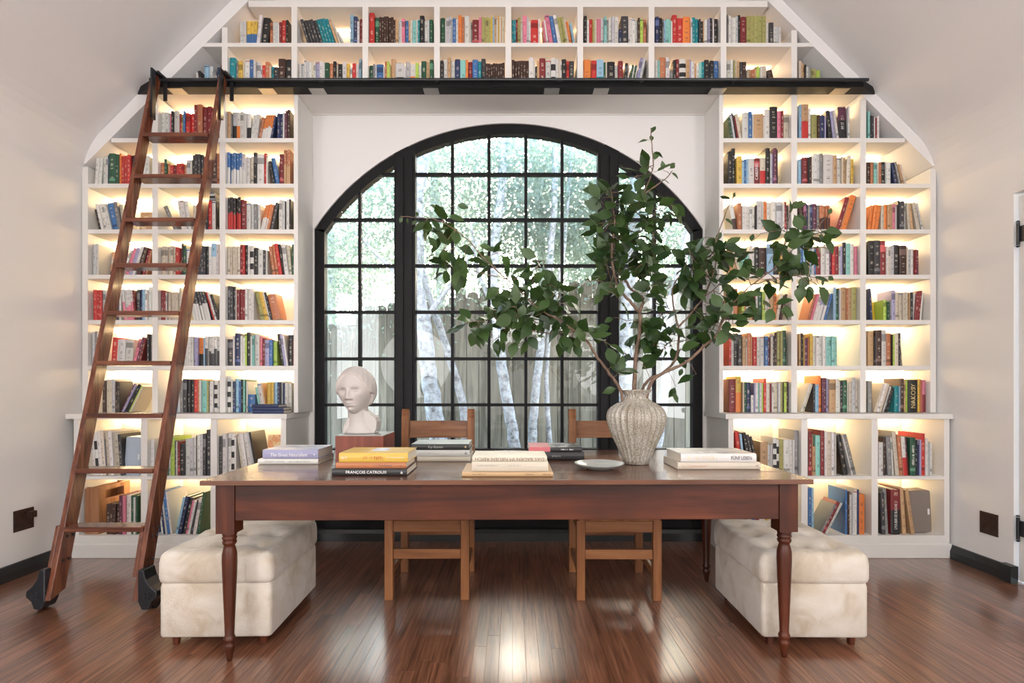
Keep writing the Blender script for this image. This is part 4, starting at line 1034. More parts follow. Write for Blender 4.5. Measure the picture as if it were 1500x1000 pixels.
# ------------------------------------------------------------------ speakers in the low cabinets
def speaker(x, y, z, w, h, m, label, tilt):
    t = thing('speaker', label, 'speaker', (x, y, z), 0, 'upright speakers in the low cabinets')
    r = 0.014
    def body(bm):
        pts = []
        for cx_, cz_, a0 in ((w - r, h - r, 0), (r, h - r, 90), (r, r, 180), (w - r, r, 270)):
            for k in range(5):
                a = math.radians(a0 + k * 22.5); pts.append((cx_ + r * math.cos(a), cz_ + r * math.sin(a)))
        prism(bm, pts, 1, 0, 0.11)
        bmesh.ops.transform(bm, matrix=Matrix.Rotation(math.radians(tilt), 4, 'Y') @ Matrix.Shear('XZ', 4, (0, 0)), verts=bm.verts)
    bm = bmesh.new(); body(bm); bm.transform(t.matrix_world)
    finish('speaker_body', bm, m, t, bevel=0.004, seg=3)
    bm = bmesh.new(); box(bm, w * 0.83, w * 0.92, -0.0015, 0.001, h * 0.42, h * 0.56); bmesh.ops.transform(bm, matrix=Matrix.Rotation(math.radians(tilt), 4, 'Y'), verts=bm.verts); bm.transform(t.matrix_world)
    finish('badge', bm, M_badge, t)
YS = YL + 0.05
sS = YS / F
speaker((1335 - CX) * sS, YS, ZBt + 0.004, 30.5 * sS, 61 * sS, M_speaker[0], 'taupe rounded speaker with small white badge standing in the bottom shelf by the wall outlet', -3)
speaker((181.5 - CX) * sS, YS, ZSh + 0.003, 23.0 * sS, 56 * sS, M_speaker[1], 'pale blue rounded speaker in the low cabinet behind the ladder', 3.5)

# wooden magazine box in the bottom shelf behind the ladder
t = thing('magazine_box', 'brown wooden magazine box with a slot handle in the cabinet behind the ladder', 'box', (Lw(119), YL + 0.03, ZBt))
x0, x1 = Lw(119), Lw(154)
bx('box_side', (x0, x0 + 0.012, YL + 0.03, YL + 0.33, ZBt + 0.0005, ZBt + 0.31), M_crate, t, bevel=0.001)
bx('box_front', (x0 + 0.0125, x0 + 0.085, YL + 0.03, YL + 0.042, ZBt + 0.0005, ZBt + 0.32), M_crate, t, bevel=0.001)
def bside(bm):
    a, b_ = x0 + 0.086, x0 + 0.098
    box(bm, a, b_, YL + 0.03, YL + 0.33, ZBt + 0.0005, ZBt + 0.23); box(bm, a, b_, YL + 0.03, YL + 0.33, ZBt + 0.29, ZBt + 0.32)
    box(bm, a, b_, YL + 0.03, YL + 0.09, ZBt + 0.23, ZBt + 0.29); box(bm, a, b_, YL + 0.27, YL + 0.33, ZBt + 0.23, ZBt + 0.29)
obj('slotted_side', bside, M_crate, t)
bx('box_back', (x0 + 0.0125, x0 + 0.0855, YL + 0.318, YL + 0.33, ZBt + 0.0005, ZBt + 0.32), M_crate, t)

# ------------------------------------------------------------------ wall plates
t = thing('outlet_plate', 'dark bronze outlet plate with a plugged-in adapter on the left wall', 'outlet', (XL, 3.375, 0.33), 0)
bx('plate', (XL, XL + 0.006, 3.305, 3.445, 0.275, 0.405), M_bronze, t, bevel=0.002)
bx('raised_rim', (XL + 0.006, XL + 0.009, 3.32, 3.43, 0.292, 0.388), M_bronze, t, bevel=0.002)
bx('plug_adapter', (XL + 0.009, XL + 0.04, 3.385, 3.43, 0.345, 0.385), M_bronze, t, bevel=0.003)
t = thing('blank_plate', 'dark bronze blank plate on the right wall above the black baseboard', 'wall plate', (XR, 3.415, 0.30), 0)
pl_ = bx('plate', (XR - 0.006, XR, 3.35, 3.48, 0.235, 0.372), M_bronze, t, bevel=0.002)
for dz in (-0.03, 0.03):
    obj('screw', lambda bm: tube(bm, [(XR - 0.009, 3.415, 0.3035 + dz), (XR - 0.006, 3.415, 0.3035 + dz)], 0.004, 8), M_iron, pl_)

# ------------------------------------------------------------------ library ladder
lad = thing('library_ladder', 'tall dark wooden rolling library ladder leaning on the black rail', 'ladder', (-2.19, 2.85, 0))
def lp(z): return 2.80 + 0.259 * z                 # y of the front edge at height z
SX = (-2.41, -1.958); TH = 0.028; DPY = 0.100
for k, sx in enumerate(SX):
    zb, ztp = 0.055, 3.285
    obj('stile', lambda bm: prism(bm, [(lp(zb), zb), (lp(zb) + DPY, zb + 0.03), (lp(ztp) + 0.06, ztp - 0.03), (lp(ztp) + 0.035, ztp + 0.01), (lp(ztp), ztp - 0.02), (lp(1.0), 1.0)], 0, sx, sx + TH), M_ladder[2], lad, bevel=0.003)
    # doubled foot board outside the stile
    ox = sx - 0.02
    fb = obj('foot_board', lambda bm: prism(bm, [(lp(0.17) - 0.001, 0.17), (lp(0.17) + DPY, 0.17), (lp(0.42) + DPY, 0.42), (lp(0.42) - 0.001, 0.42)], 0, ox, sx), M_ladder[2], lad, bevel=0.003)
    for zc in (0.24, 0.36):
        for dy in (0.035, 0.07):
            obj('bolt', lambda bm: tube(bm, [(sx + TH, lp(zc) + dy, zc), (sx + TH + 0.005, lp(zc) + dy, zc)], 0.007, 8), M_iron, fb)
    # cast wheel guard and wheel
    gx = (sx - 0.095, sx - 0.0) if k == 0 else (sx + TH, sx + TH + 0.085)
    s = -1 if k == 0 else 1
    xi, xo = (sx, sx - 0.10) if k == 0 else (sx + TH, sx + TH + 0.10)
    yc = 2.85
    def guard(bm):
        # curved shell: profile in x-z swept over the wheel
        pts = [(xi, 0.215), (xi + s * 0.028, 0.215), (xi + s * 0.042, 0.165), (xi + s * 0.066, 0.130), (xi + s * 0.098, 0.105), (xi + s * 0.100, 0.075), (xi + s * 0.072, 0.05), (xi + s * 0.058, 0.012), (xi + s * 0.02, 0.008), (xi, 0.05)]
        prism(bm, pts, 1, yc - 0.035, yc + 0.06)
    wg = obj('wheel_guard', guard, M_iron, lad, bevel=0.006, seg=3)
    def wheel(bm):
        tube(bm, [(xi + s * 0.035, yc + 0.02, 0.036), (xi + s * 0.064, yc + 0.02, 0.036)], 0.0355, 24)
    obj('wheel', wheel, M_iron, lad)
    for a in range(5):
        an = 2 * math.pi * a / 5
        cxx, cz = xi + s * 0.05 + 0.017 * math.cos(an), 0.082 + 0.017 * math.sin(an)
        obj('boss', lambda bm: tube(bm, [(cxx, yc - 0.039, cz), (cxx, yc - 0.034, cz)], [0.004, 0.007], 8), M_iron, wg)
    # black top hook over the rail
    xh = sx + TH
    def hook(bm):
        yr = YU - 0.135
        box(bm, xh, xh + 0.012, lp(3.0) + 0.02, lp(3.0) + 0.055, 2.93, 3.262)
        prism(bm, [(lp(3.25), 3.262), (yr + 0.020, 3.262), (yr + 0.020, 3.247), (lp(3.25), 3.247)], 0, xh, xh + 0.03)
        box(bm, xh + 0.014, xh + 0.038, yr + 0.012, yr + 0.020, 3.10, 3.25)
    obj('top_hook', hook, M_iron, lad)
for i in range(9):
    z = 0.416 + 0.2975 * i
    y0 = lp(z) - 0.012
    tr_ = obj('tread', lambda bm: box(bm, SX[0] + TH, SX[1], y0, y0 + 0.105, z - 0.026, z), M_ladder[0], lad, bevel=0.003)
    for dx in (SX[1] + TH,):
        for dy in (0.03, 0.06):
            obj('screw', lambda bm: tube(bm, [(dx, lp(z) + dy, z - 0.013), (dx + 0.002, lp(z) + dy, z - 0.013)], 0.005, 8), M_iron, tr_)

# ------------------------------------------------------------------ table
TZ = 0.775
RZT = math.radians(0.7)
tb = thing('farm_table', 'long dark-stained wooden table with turned legs and a deep apron', 'table', (-0.02, 2.79, 0), RZT)
TX0, TX1, TY0, TY1 = -1.271, 1.271, -0.53, 0.53
def tobj(name, fill, m, **kw):
    bm = bmesh.new(); fill(bm); bm.transform(tb.matrix_world)
    return finish(name, bm, m, tb, **kw)
nb_ = 5
ys = [TY0 + (TY1 - TY0) * i / nb_ for i in range(nb_ + 1)]
for i in range(nb_):
    tobj('top_board', lambda bm: box(bm, TX0, TX1, ys[i] + (0.0007 if i else 0), ys[i + 1] - 0.0007 * (i < nb_ - 1), TZ - 0.020, TZ), M_top, bevel=0.0015)
AX, AY = 1.225, 0.475
LB = 0.078
for sy in (-1, 1):
    tobj('apron', lambda bm: box(bm, -AX + LB, AX - LB, sy * AY - 0.012, sy * AY + 0.012, 0.600, TZ - 0.0205), M_table[0], bevel=0.002)
for sx in (-1, 1):
    tobj('apron', lambda bm: box(bm, sx * (AX - 0.03) - 0.012, sx * (AX - 0.03) + 0.012, -AY + LB * 0.7, AY - LB * 0.7, 0.600, TZ - 0.0205), M_table[1], bevel=0.002)
PROF = [(0.010, 0.0), (0.0125, 0.012), (0.0165, 0.035), (0.021, 0.052), (0.0235, 0.060), (0.0225, 0.070), (0.017, 0.078), (0.0225, 0.085), (0.0245, 0.093), (0.0215, 0.101),
        (0.0185, 0.108), (0.0205, 0.16), (0.0245, 0.26), (0.0285, 0.36), (0.0305, 0.42), (0.0295, 0.455), (0.0235, 0.480), (0.0205, 0.488), (0.0275, 0.497), (0.0290, 0.505),
        (0.0250, 0.511), (0.0285, 0.516), (0.0295, 0.523), (0.0255, 0.529), (0.0290, 0.534), (0.0275, 0.546)]
for sx in (-1, 1):
    for sy in (-1, 1):
        cx_, cy_ = sx * (AX - LB / 2), sy * (AY - LB / 2 + 0.018)
        lg = tobj('leg', lambda bm: (lathe(bm, [(r, z + 0.0005) for r, z in PROF], cx_, cy_, 28), box(bm, cx_ - LB / 2, cx_ + LB / 2, cy_ - LB / 2, cy_ + LB / 2, 0.546, TZ - 0.0205)), M_table[2])
        for p in lg.data.polygons: p.use_smooth = len(p.vertices) == 4 and p.center.z < 0.5455

# ------------------------------------------------------------------ chairs
def make_chair(loc, label, rz=0.0):
    t = thing('chair', label, 'chair', loc, rz, 'wooden chairs tucked behind the table')
    def c(name, fill, m, **kw):
        bm = bmesh.new(); fill(bm); bm.transform(t.matrix_world)
        return finish(name, bm, m, t, bevel=0.003, **kw)
    W, D, L = 0.207, 0.45, 0.046
    for s in (-1, 1):
        xa = s * W - L / 2 if s < 0 else s * W - L / 2
        c('leg', lambda bm: box(bm, xa, xa + L, -L / 2, L / 2, 0, 0.435), M_chair[2])
        def rear(bm):
            prism(bm, [(D - L / 2, 0), (D + L / 2, 0), (D + L / 2, 0.45), (D + L / 2 + 0.03, 1.0), (D + 0.022 + 0.0, 1.02), (D - L / 2 + 0.03, 1.005), (D - L / 2 + 0.032, 0.975), (D - L / 2 + 0.024, 0.96), (D - L / 2, 0.45)], 0, xa, xa + L)
        c('rear_post', rear, M_chair[2])
        c('side_stretcher', lambda bm: box(bm, xa + 0.010, xa + 0.034, L / 2, D - L / 2, 0.115, 0.155), M_chair[1])
        c('side_rail', lambda bm: box(bm, xa + 0.008, xa + 0.036, L / 2, D - L / 2, 0.365, 0.43), M_chair[1])
    c('front_stretcher', lambda bm: box(bm, -W + L / 2, W - L / 2, -0.012, 0.014, 0.222, 0.275), M_chair[0])
    c('rear_stretcher', lambda bm: box(bm, -W + L / 2, W - L / 2, D - 0.014, D + 0.014, 0.23, 0.282), M_chair[0])
    c('front_rail', lambda bm: box(bm, -W + L / 2, W - L / 2, -0.014, 0.014, 0.37, 0.43), M_chair[0])
    c('rear_rail', lambda bm: box(bm, -W + L / 2, W - L / 2, D - 0.012, D + 0.012, 0.37, 0.43), M_chair[0])
    c('seat', lambda bm: box(bm, -W - 0.015, W + 0.015, -0.035, D - L / 2 - 0.001, 0.4355, 0.455), M_chair[1])
    def slat(bm, z0, z1):
        n = 8
        def yy(z): return D + 0.006 + (z - 0.45) * 0.055
        ring = []
        for i in range(n + 1):
            x = -W + L / 2 + (2 * W - L) * i / n
            b = 0.016 * (1 - (2 * i / n - 1) ** 2)
            ring.append([bm.verts.new((x, yy(z) + b + dy, z)) for z, dy in ((z0, 0), (z1, 0), (z1, 0.016), (z0, 0.016))])
        for a, b_ in zip(ring, ring[1:]):
            for k in range(4): bm.faces.new([a[k], a[(k + 1) % 4], b_[(k + 1) % 4], b_[k]])
        bm.faces.new(ring[0]); bm.faces.new(ring[-1][::-1])
    c('back_slat', lambda bm: slat(bm, 0.835, 0.943), M_chair[0])
    c('back_slat', lambda bm: slat(bm, 0.62, 0.70), M_chair[0])
    return t
make_chair(((626 - CX) * 2.99 / F, 2.99, 0), 'honey-coloured wooden chair behind the table, beside the stone bust', math.radians(0.4))
make_chair(((906 - CX) * 2.98 / F, 2.98, 0), 'honey-coloured wooden chair behind the table, beside the speckled vase', math.radians(-0.8))

# ------------------------------------------------------------------ ottomans
def ottoman(loc, w, d, label, rz):
    t = thing('ottoman', label, 'ottoman', loc, rz, 'cream ottomans at the table ends')
    def cushion(name, z0, z1, tuft, puff, ww, dd):
        n = 44
        bm = bmesh.new()
        # closed superellipsoid-like pillow: top and bottom grids joined at the rim
        btn = [((i - 1) * ww * 0.29, (j - 1) * dd * 0.29) for i in range(3) for j in range(3)] if tuft else []
        top, bot = {}, {}
        zc = (z0 + z1) / 2; hh = (z1 - z0) / 2
        rc = 0.036 if tuft else 0.022
        for i in range(n + 1):
            for j in range(n + 1):
                # denser sampling towards the rim
                u_, v_ = -math.cos(math.pi * i / n), -math.cos(math.pi * j / n)
                u_ = 0.6 * u_ + 0.4 * (2 * i / n - 1); v_ = 0.6 * v_ + 0.4 * (2 * j / n - 1)
                x, y = u_ * ww / 2, v_ * dd / 2
                ex = max(0.0, abs(x) - (ww / 2 - rc)) / rc; ey = max(0.0, abs(y) - (dd / 2 - rc)) / rc
                if ex > 0 and ey > 0:                       # round the plan corners
                    r_ = max(ex, ey) / math.hypot(ex, ey)
                    nx, ny = ex * r_, ey * r_
                    x = math.copysign(ww / 2 - rc + nx * rc, x); y = math.copysign(dd / 2 - rc + ny * rc, y)
                    ex, ey = nx, ny
                e = min(1.0, math.hypot(ex, ey))
                prof = math.sqrt(max(0, 1 - e * e))
                lo_ = 0.30 if tuft else 0.80
                zt = zc + hh * (lo_ + (1 - lo_) * prof)
                zb = zc - hh * ((0.60 + 0.40 * prof) if tuft else (0.90 + 0.10 * prof))
                if tuft:
                    dome = 0.016 * (1 - (2 * x / ww) ** 2) * (1 - (2 * y / dd) ** 2)
                    dip = sum(0.040 * math.exp(-math.hypot(x - a, y - b) / 0.020) + 0.010 * math.exp(-(math.hypot(x - a, y - b) / 0.06) ** 2) for a, b in btn)
                    crease = 0.0
                    for a, b in btn:
                        crease += 0.006 * math.exp(-(abs((x - a) - (y - b)) / 0.012) ** 2) * math.exp(-math.hypot(x - a, y - b) / 0.06)
                        crease += 0.006 * math.exp(-(abs((x - a) + (y - b)) / 0.012) ** 2) * math.exp(-math.hypot(x - a, y - b) / 0.06)
                    zt += dome - dip * prof - crease * prof
                zt += mnoise.noise(Vector((x * 11, y * 11, z0 * 7 + loc[0]))) * puff * prof
                nz = mnoise.noise(Vector((x * 9, y * 9, 3 + loc[0]))) * puff
                out_ = 1 + nz * e * 1.2
                top[i, j] = bm.verts.new((x * out_, y * out_, zt))
                bot[i, j] = bm.verts.new((x * out_, y * out_, zb))
        for i in range(n):
            for j in range(n):
                bm.faces.new([top[i, j], top[i + 1, j], top[i + 1, j + 1], top[i, j + 1]])
                bm.faces.new([bot[i, j], bot[i, j + 1], bot[i + 1, j + 1], bot[i + 1, j]])
        rim = [(i, 0) for i in range(n)] + [(n, j) for j in range(n)] + [(i, n) for i in range(n, 0, -1)] + [(0, j) for j in range(n, 0, -1)]
        for a, b in zip(rim, rim[1:] + rim[:1]):
            bm.faces.new([top[a], bot[a], bot[b], top[b]])
        bm.transform(t.matrix_world)
        return finish(name, bm, M_fabric, t, smooth=True)
    cushion('upholstered_base', 0.045, 0.295, False, 0.004, w * 0.985, d * 0.985)
    cu_ = cushion('tufted_cushion', 0.283, 0.425, True, 0.010, w * 1.02, d * 1.02)
    for i in range(3):
        for j in range(3):
            a, b = (i - 1) * w * 1.02 * 0.29, (j - 1) * d * 1.02 * 0.29
            bm = bmesh.new(); bmesh.ops.create_uvsphere(bm, u_segments=12, v_segments=6, radius=0.011, matrix=Matrix.Translation((a, b, 0.396)) @ Matrix.Scale(0.5, 4, (0, 0, 1)))
            bm.transform(t.matrix_world); finish('button', bm, M_fabric, cu_, smooth=True)
    for sx in (-1, 1):
        for sy in (-1, 1):
            bm = bmesh.new(); lathe(bm, [(0.016, 0.0), (0.021, 0.055)], sx * (w / 2 - 0.055), sy * (d / 2 - 0.055), 4)
            bmesh.ops.rotate(bm, cent=(sx * (w / 2 - 0.055), sy * (d / 2 - 0.055), 0), matrix=Matrix.Rotation(math.pi / 4, 3, 'Z'), verts=bm.verts)
            bm.transform(t.matrix_world); finish('leg', bm, M_table[2], t, bevel=0.002)
    return t
ottoman((-1.328, 2.735, 0), 0.50, 0.63, 'cream button-tufted ottoman at the ladder end of the table', math.radians(1.5))
ottoman((1.352, 2.725, 0), 0.475, 0.62, 'cream button-tufted ottoman at the table end away from the ladder', math.radians(-1.0))

# ------------------------------------------------------------------ book stacks on the table
def stack(y0px, items, group, depth=0.25, rz=0.0):
    """items bottom to top: (x0px, x1px, thickness px, colours, label, cover art, extra)"""
    Y = F * (CH - TZ) / (y0px - HY)
    z = TZ + 0.0012
    res = []
    for k, (a, b_, th, cols, label, art, dy, dep) in enumerate(items):
        w = (b_ - a) * Y / F; h = th * Y / F
        t = flat_book((a - CX) * Y / F, Y + dy, z, w, dep, h, cols, label, group, 930 + int(a) + k, rz + 0.004 * (k % 2), art)
        res.append((t, w, h)); z += h + 0.0012
    return res
G_ = 'book stacks on the table'
s = stack(680, [(377.5, 466, 7.5, 'w', 'thin white book under the blue-jacketed book at the table end', None, 0, 0.25),
                (384, 465.5, 13, 'i', 'thick book in a pale blue and white landscape jacket at the table end', 'i', 0.004, 0.23)], G_)
t, w, h = s[0]; title(t, 'DADDY JONES', w * 0.28, h / 2, 0.012, w * 0.32, M_plate); marks(t, w * 0.68, h / 2, w * 0.34, 0.006, M_plate)
t, w, h = s[1]; title(t, 'The Great Naturalism', w * 0.47, h * 0.42, 0.022, w * 0.66, M_inkw, font_shear=0.1); title(t, 'o', w * 0.93, h * 0.5, 0.018, 0.008, M_inkw, name='emblem')
s = stack(697, [(485.5, 596, 10, 'k', 'black book with white capital letters at the bottom of the yellow-topped stack', None, 0, 0.25),
                (491, 594.5, 8.6, 'O', 'orange-spined book between the black and yellow books', None, 0.005, 0.23),
                (496, 597.3, 13.6, 'y', 'thick golden yellow book on top of its stack in front of the plinth', None, 0.004, 0.225)], G_)
t, w, h = s[0]; title(t, 'FRANÇOIS CATROUX', w * 0.46, h / 2, 0.017, w * 0.54, M_inkw); title(t, 'a', w * 0.93, h / 2, 0.018, 0.010, M_inkw, name='emblem')
t, w, h = s[1]; title(t, 'Tom Pamuk', w * 0.70, h / 2, 0.013, w * 0.20, M_inkb); marks(t, w * 0.30, h / 2, w * 0.42, 0.010, M_inkr); title(t, 'o', w * 0.92, h / 2, 0.016, 0.009, M_inkb, name='emblem')
t, w, h = s[2]
marks(t, w * 0.07, h / 2, w * 0.08, 0.010, M_inkw); marks(t, w * 0.41, h / 2, w * 0.12, 0.011, M_inkr); marks(t, w * 0.57, h * 0.45, w * 0.13, 0.016, M_inkr); marks(t, w * 0.82, h * 0.5, w * 0.26, 0.004, M_inkw)
bm = bmesh.new(); box(bm, w * 0.40, w * 0.62, 0.09, 0.19, h + 0.0002, h + 0.0009); me = bpy.data.meshes.new('cover_label'); bm.to_mesh(me); bm.free(); me.materials.append(M_art['i']); link('cover_label', me, t)
s = stack(676, [(611, 689, 6.8, 'c', 'cream book at the bottom of the stack by the chair near the bust', None, 0, 0.25),
                (608, 688, 9.2, 'w', 'pale lavender-grey book in the middle of the stack by the chair', None, 0.003, 0.24),
                (602, 687, 8.6, 'k', 'black-spined book with a pale aqua cover topping the stack by the chair', 't', 0.002, 0.24)], G_)
t, w, h = s[2]; title(t, 'Kay Bojesen', w * 0.42, h / 2, 0.018, w * 0.26, M_plate, font_shear=0.3); title(t, '8', w * 0.94, h / 2, 0.016, 0.008, M_inkg, name='emblem')
t, w, h = s[1]; title(t, '6', w * 0.93, h / 2, 0.018, 0.012, M_ink, name='emblem'); marks(t, w * 0.25, h / 2, w * 0.36, 0.006, M_plate)
s = stack(698.2, [(676.6, 810, 6.5, 'a', 'wide thin tan book under the two cream books at the table middle', None, 0, 0.27),
                  (691, 803, 14.6, 'c', 'thick cream book between the tan book and the linen book', None, 0.006, 0.22),
                  (691.5, 801.5, 6.6, 'c', 'cream linen book with brown upside-down lettering topping its stack', None, 0.010, 0.21)], G_)
t, w, h = s[2]; title(t, 'DAS BAUEN IM NEUEN REICH', w * 0.5, h * 0.5, 0.0175, w * 0.92, M_inkb, flip=True)
t, w, h = s[1]; marks(t, w * 0.20, h * 0.6, w * 0.30, 0.006, M_plate); marks(t, w * 0.56, h * 0.6, w * 0.16, 0.006, M_plate)
t, w, h = s[0]; marks(t, w * 0.19, h / 2, w * 0.14, 0.005, M_inkb); marks(t, w * 0.75, h / 2, w * 0.10, 0.005, M_inkb); marks(t, w * 0.93, h / 2, w * 0.08, 0.005, M_inkb)
s = stack(674, [(797, 856, 11.5, 'k', 'black book under the red and black collage-covered book', None, 0, 0.24),
                (775, 853, 6.6, 'k', 'red and black book with a collage cover beside the plate', 'p', 0.006, 0.23)], G_)
t, w, h = s[0]; marks(t, w * 0.30, h * 0.5, w * 0.2, 0.008, M_plate)
t, w, h = s[1]
for nm, c_ in (('red_spine_patch', (0, w * 0.40, -0.0009, 0.0004, 0.0006, h + 0.0008)), ('red_cover_patch', (0.002, w * 0.40, 0.0005, 0.228, h + 0.0008, h + 0.0016))):
    bm = bmesh.new(); box(bm, *c_); me = bpy.data.meshes.new(nm); bm.to_mesh(me); bm.free()
    me.materials.append(bpy.data.materials.get('rose_red_print') or plain('rose_red_print', (0.62, 0.16, 0.18), 0.4)); link(nm, me, t)
marks(t, w * 0.72, h * 0.5, w * 0.24, 0.006, M_inkw)
s = stack(687.7, [(993, 1114.5, 10, 'c', 'long cream book under the grey book with black capitals', None, 0, 0.25),
                  (998, 1109, 12.3, 'w', 'pale grey book with black capital lettering topping the stack beside the vase', 'g', 0.004, 0.24)], G_)
t, w, h = s[1]; title(t, 'FÜNF LEBEN', w * 0.80, h * 0.47, 0.024, w * 0.27, M_ink); marks(t, w * 0.30, h * 0.47, w * 0.42, 0.018, M_inky)
t, w, h = s[0]; marks(t, w * 0.2, h / 2, w * 0.3, 0.005, M_inkr); title(t, '<', w * 0.955, h / 2, 0.018, 0.010, M_ink, name='emblem')

# ------------------------------------------------------------------ plate
Yp = F * (CH - TZ) / (688 - HY)
t = thing('dish', 'small round grey ceramic dish beside the vase', 'dish', ((879.5 - CX) * Yp / F, Yp + 0.03, TZ + 0.0005))
bm = bmesh.new()
lathe(bm, [(0.055, 0.0), (0.060, 0.004), (0.096, 0.014), (0.113, 0.024), (0.117, 0.029), (0.114, 0.0295), (0.108, 0.025), (0.092, 0.0165), (0.060, 0.008), (0.02, 0.0065)], 0, 0, 56)
bm.transform(t.matrix_world); finish('dish_body', bm, M_plate, t, smooth=True)

# ------------------------------------------------------------------ vase
Yv = F * (CH - TZ) / (681.5 - HY) + 0.06
VX = (932 - CX) * Yv / F
vs_ = thing('vase', 'ribbed speckled grey ceramic vase holding tall leafy branches', 'vase', (VX, Yv, TZ + 0.0005))
VP = [(0.058, 0.0), (0.0635, 0.003), (0.072, 0.03), (0.086, 0.065), (0.103, 0.10), (0.124, 0.145), (0.138, 0.18), (0.146, 0.21), (0.149, 0.23), (0.147, 0.25), (0.140, 0.268), (0.124, 0.285),
      (0.102, 0.299), (0.080, 0.311), (0.065, 0.322), (0.0585, 0.332), (0.0585, 0.340), (0.064, 0.352), (0.073, 0.362), (0.078, 0.3675), (0.0765, 0.3705), (0.071, 0.368), (0.060, 0.354), (0.053, 0.338), (0.056, 0.326), (0.10, 0.292), (0.13, 0.25)]
am = [0.0, 0.008, 0.02, 0.035, 0.045, 0.055, 0.06, 0.065, 0.065, 0.065, 0.065, 0.065, 0.07, 0.08, 0.075, 0.06, 0.04, 0.03, 0.02, 0.012] + [0.0] * 7
bm = bmesh.new(); lathe(bm, VP, 0, 0, 26 * 8, lobes=26, amp=[-a * 1.5 for a in am])
bm.faces.ensure_lookup_table()
bm.transform(vs_.matrix_world); finish('vase_body', bm, M_vase, vs_, smooth=True)

# ------------------------------------------------------------------ stone bust on its veneered block
Yb = F * (CH - TZ) / (678.5 - HY)
bw = 71 * Yb / F
blk = thing('plinth_block', 'reddish-brown veneered block under the stone head', 'plinth', ((527 - CX) * Yb / F, Yb + bw / 2, TZ + 0.0005), math.radians(-1.0))
bm = bmesh.new(); box(bm, -bw / 2, bw / 2, -bw / 2, bw / 2, 0, 0.137); bm.transform(blk.matrix_world)
finish('block', bm, M_plinth, blk, bevel=0.0015)
bm = bmesh.new(); box(bm, -bw / 2, bw / 2, -bw / 2, bw / 2, 0.1375, 0.1405); bm.transform(blk.matrix_world)
finish('top_sheet', bm, M_plate, blk)
bz = TZ + 0.142
bust = thing('portrait_bust', 'pale stone bust of a woman with smooth pulled-back hair on the reddish block', 'bust', ((524 - CX) * (Yb + 0.12) / F, Yb + 0.125, bz))

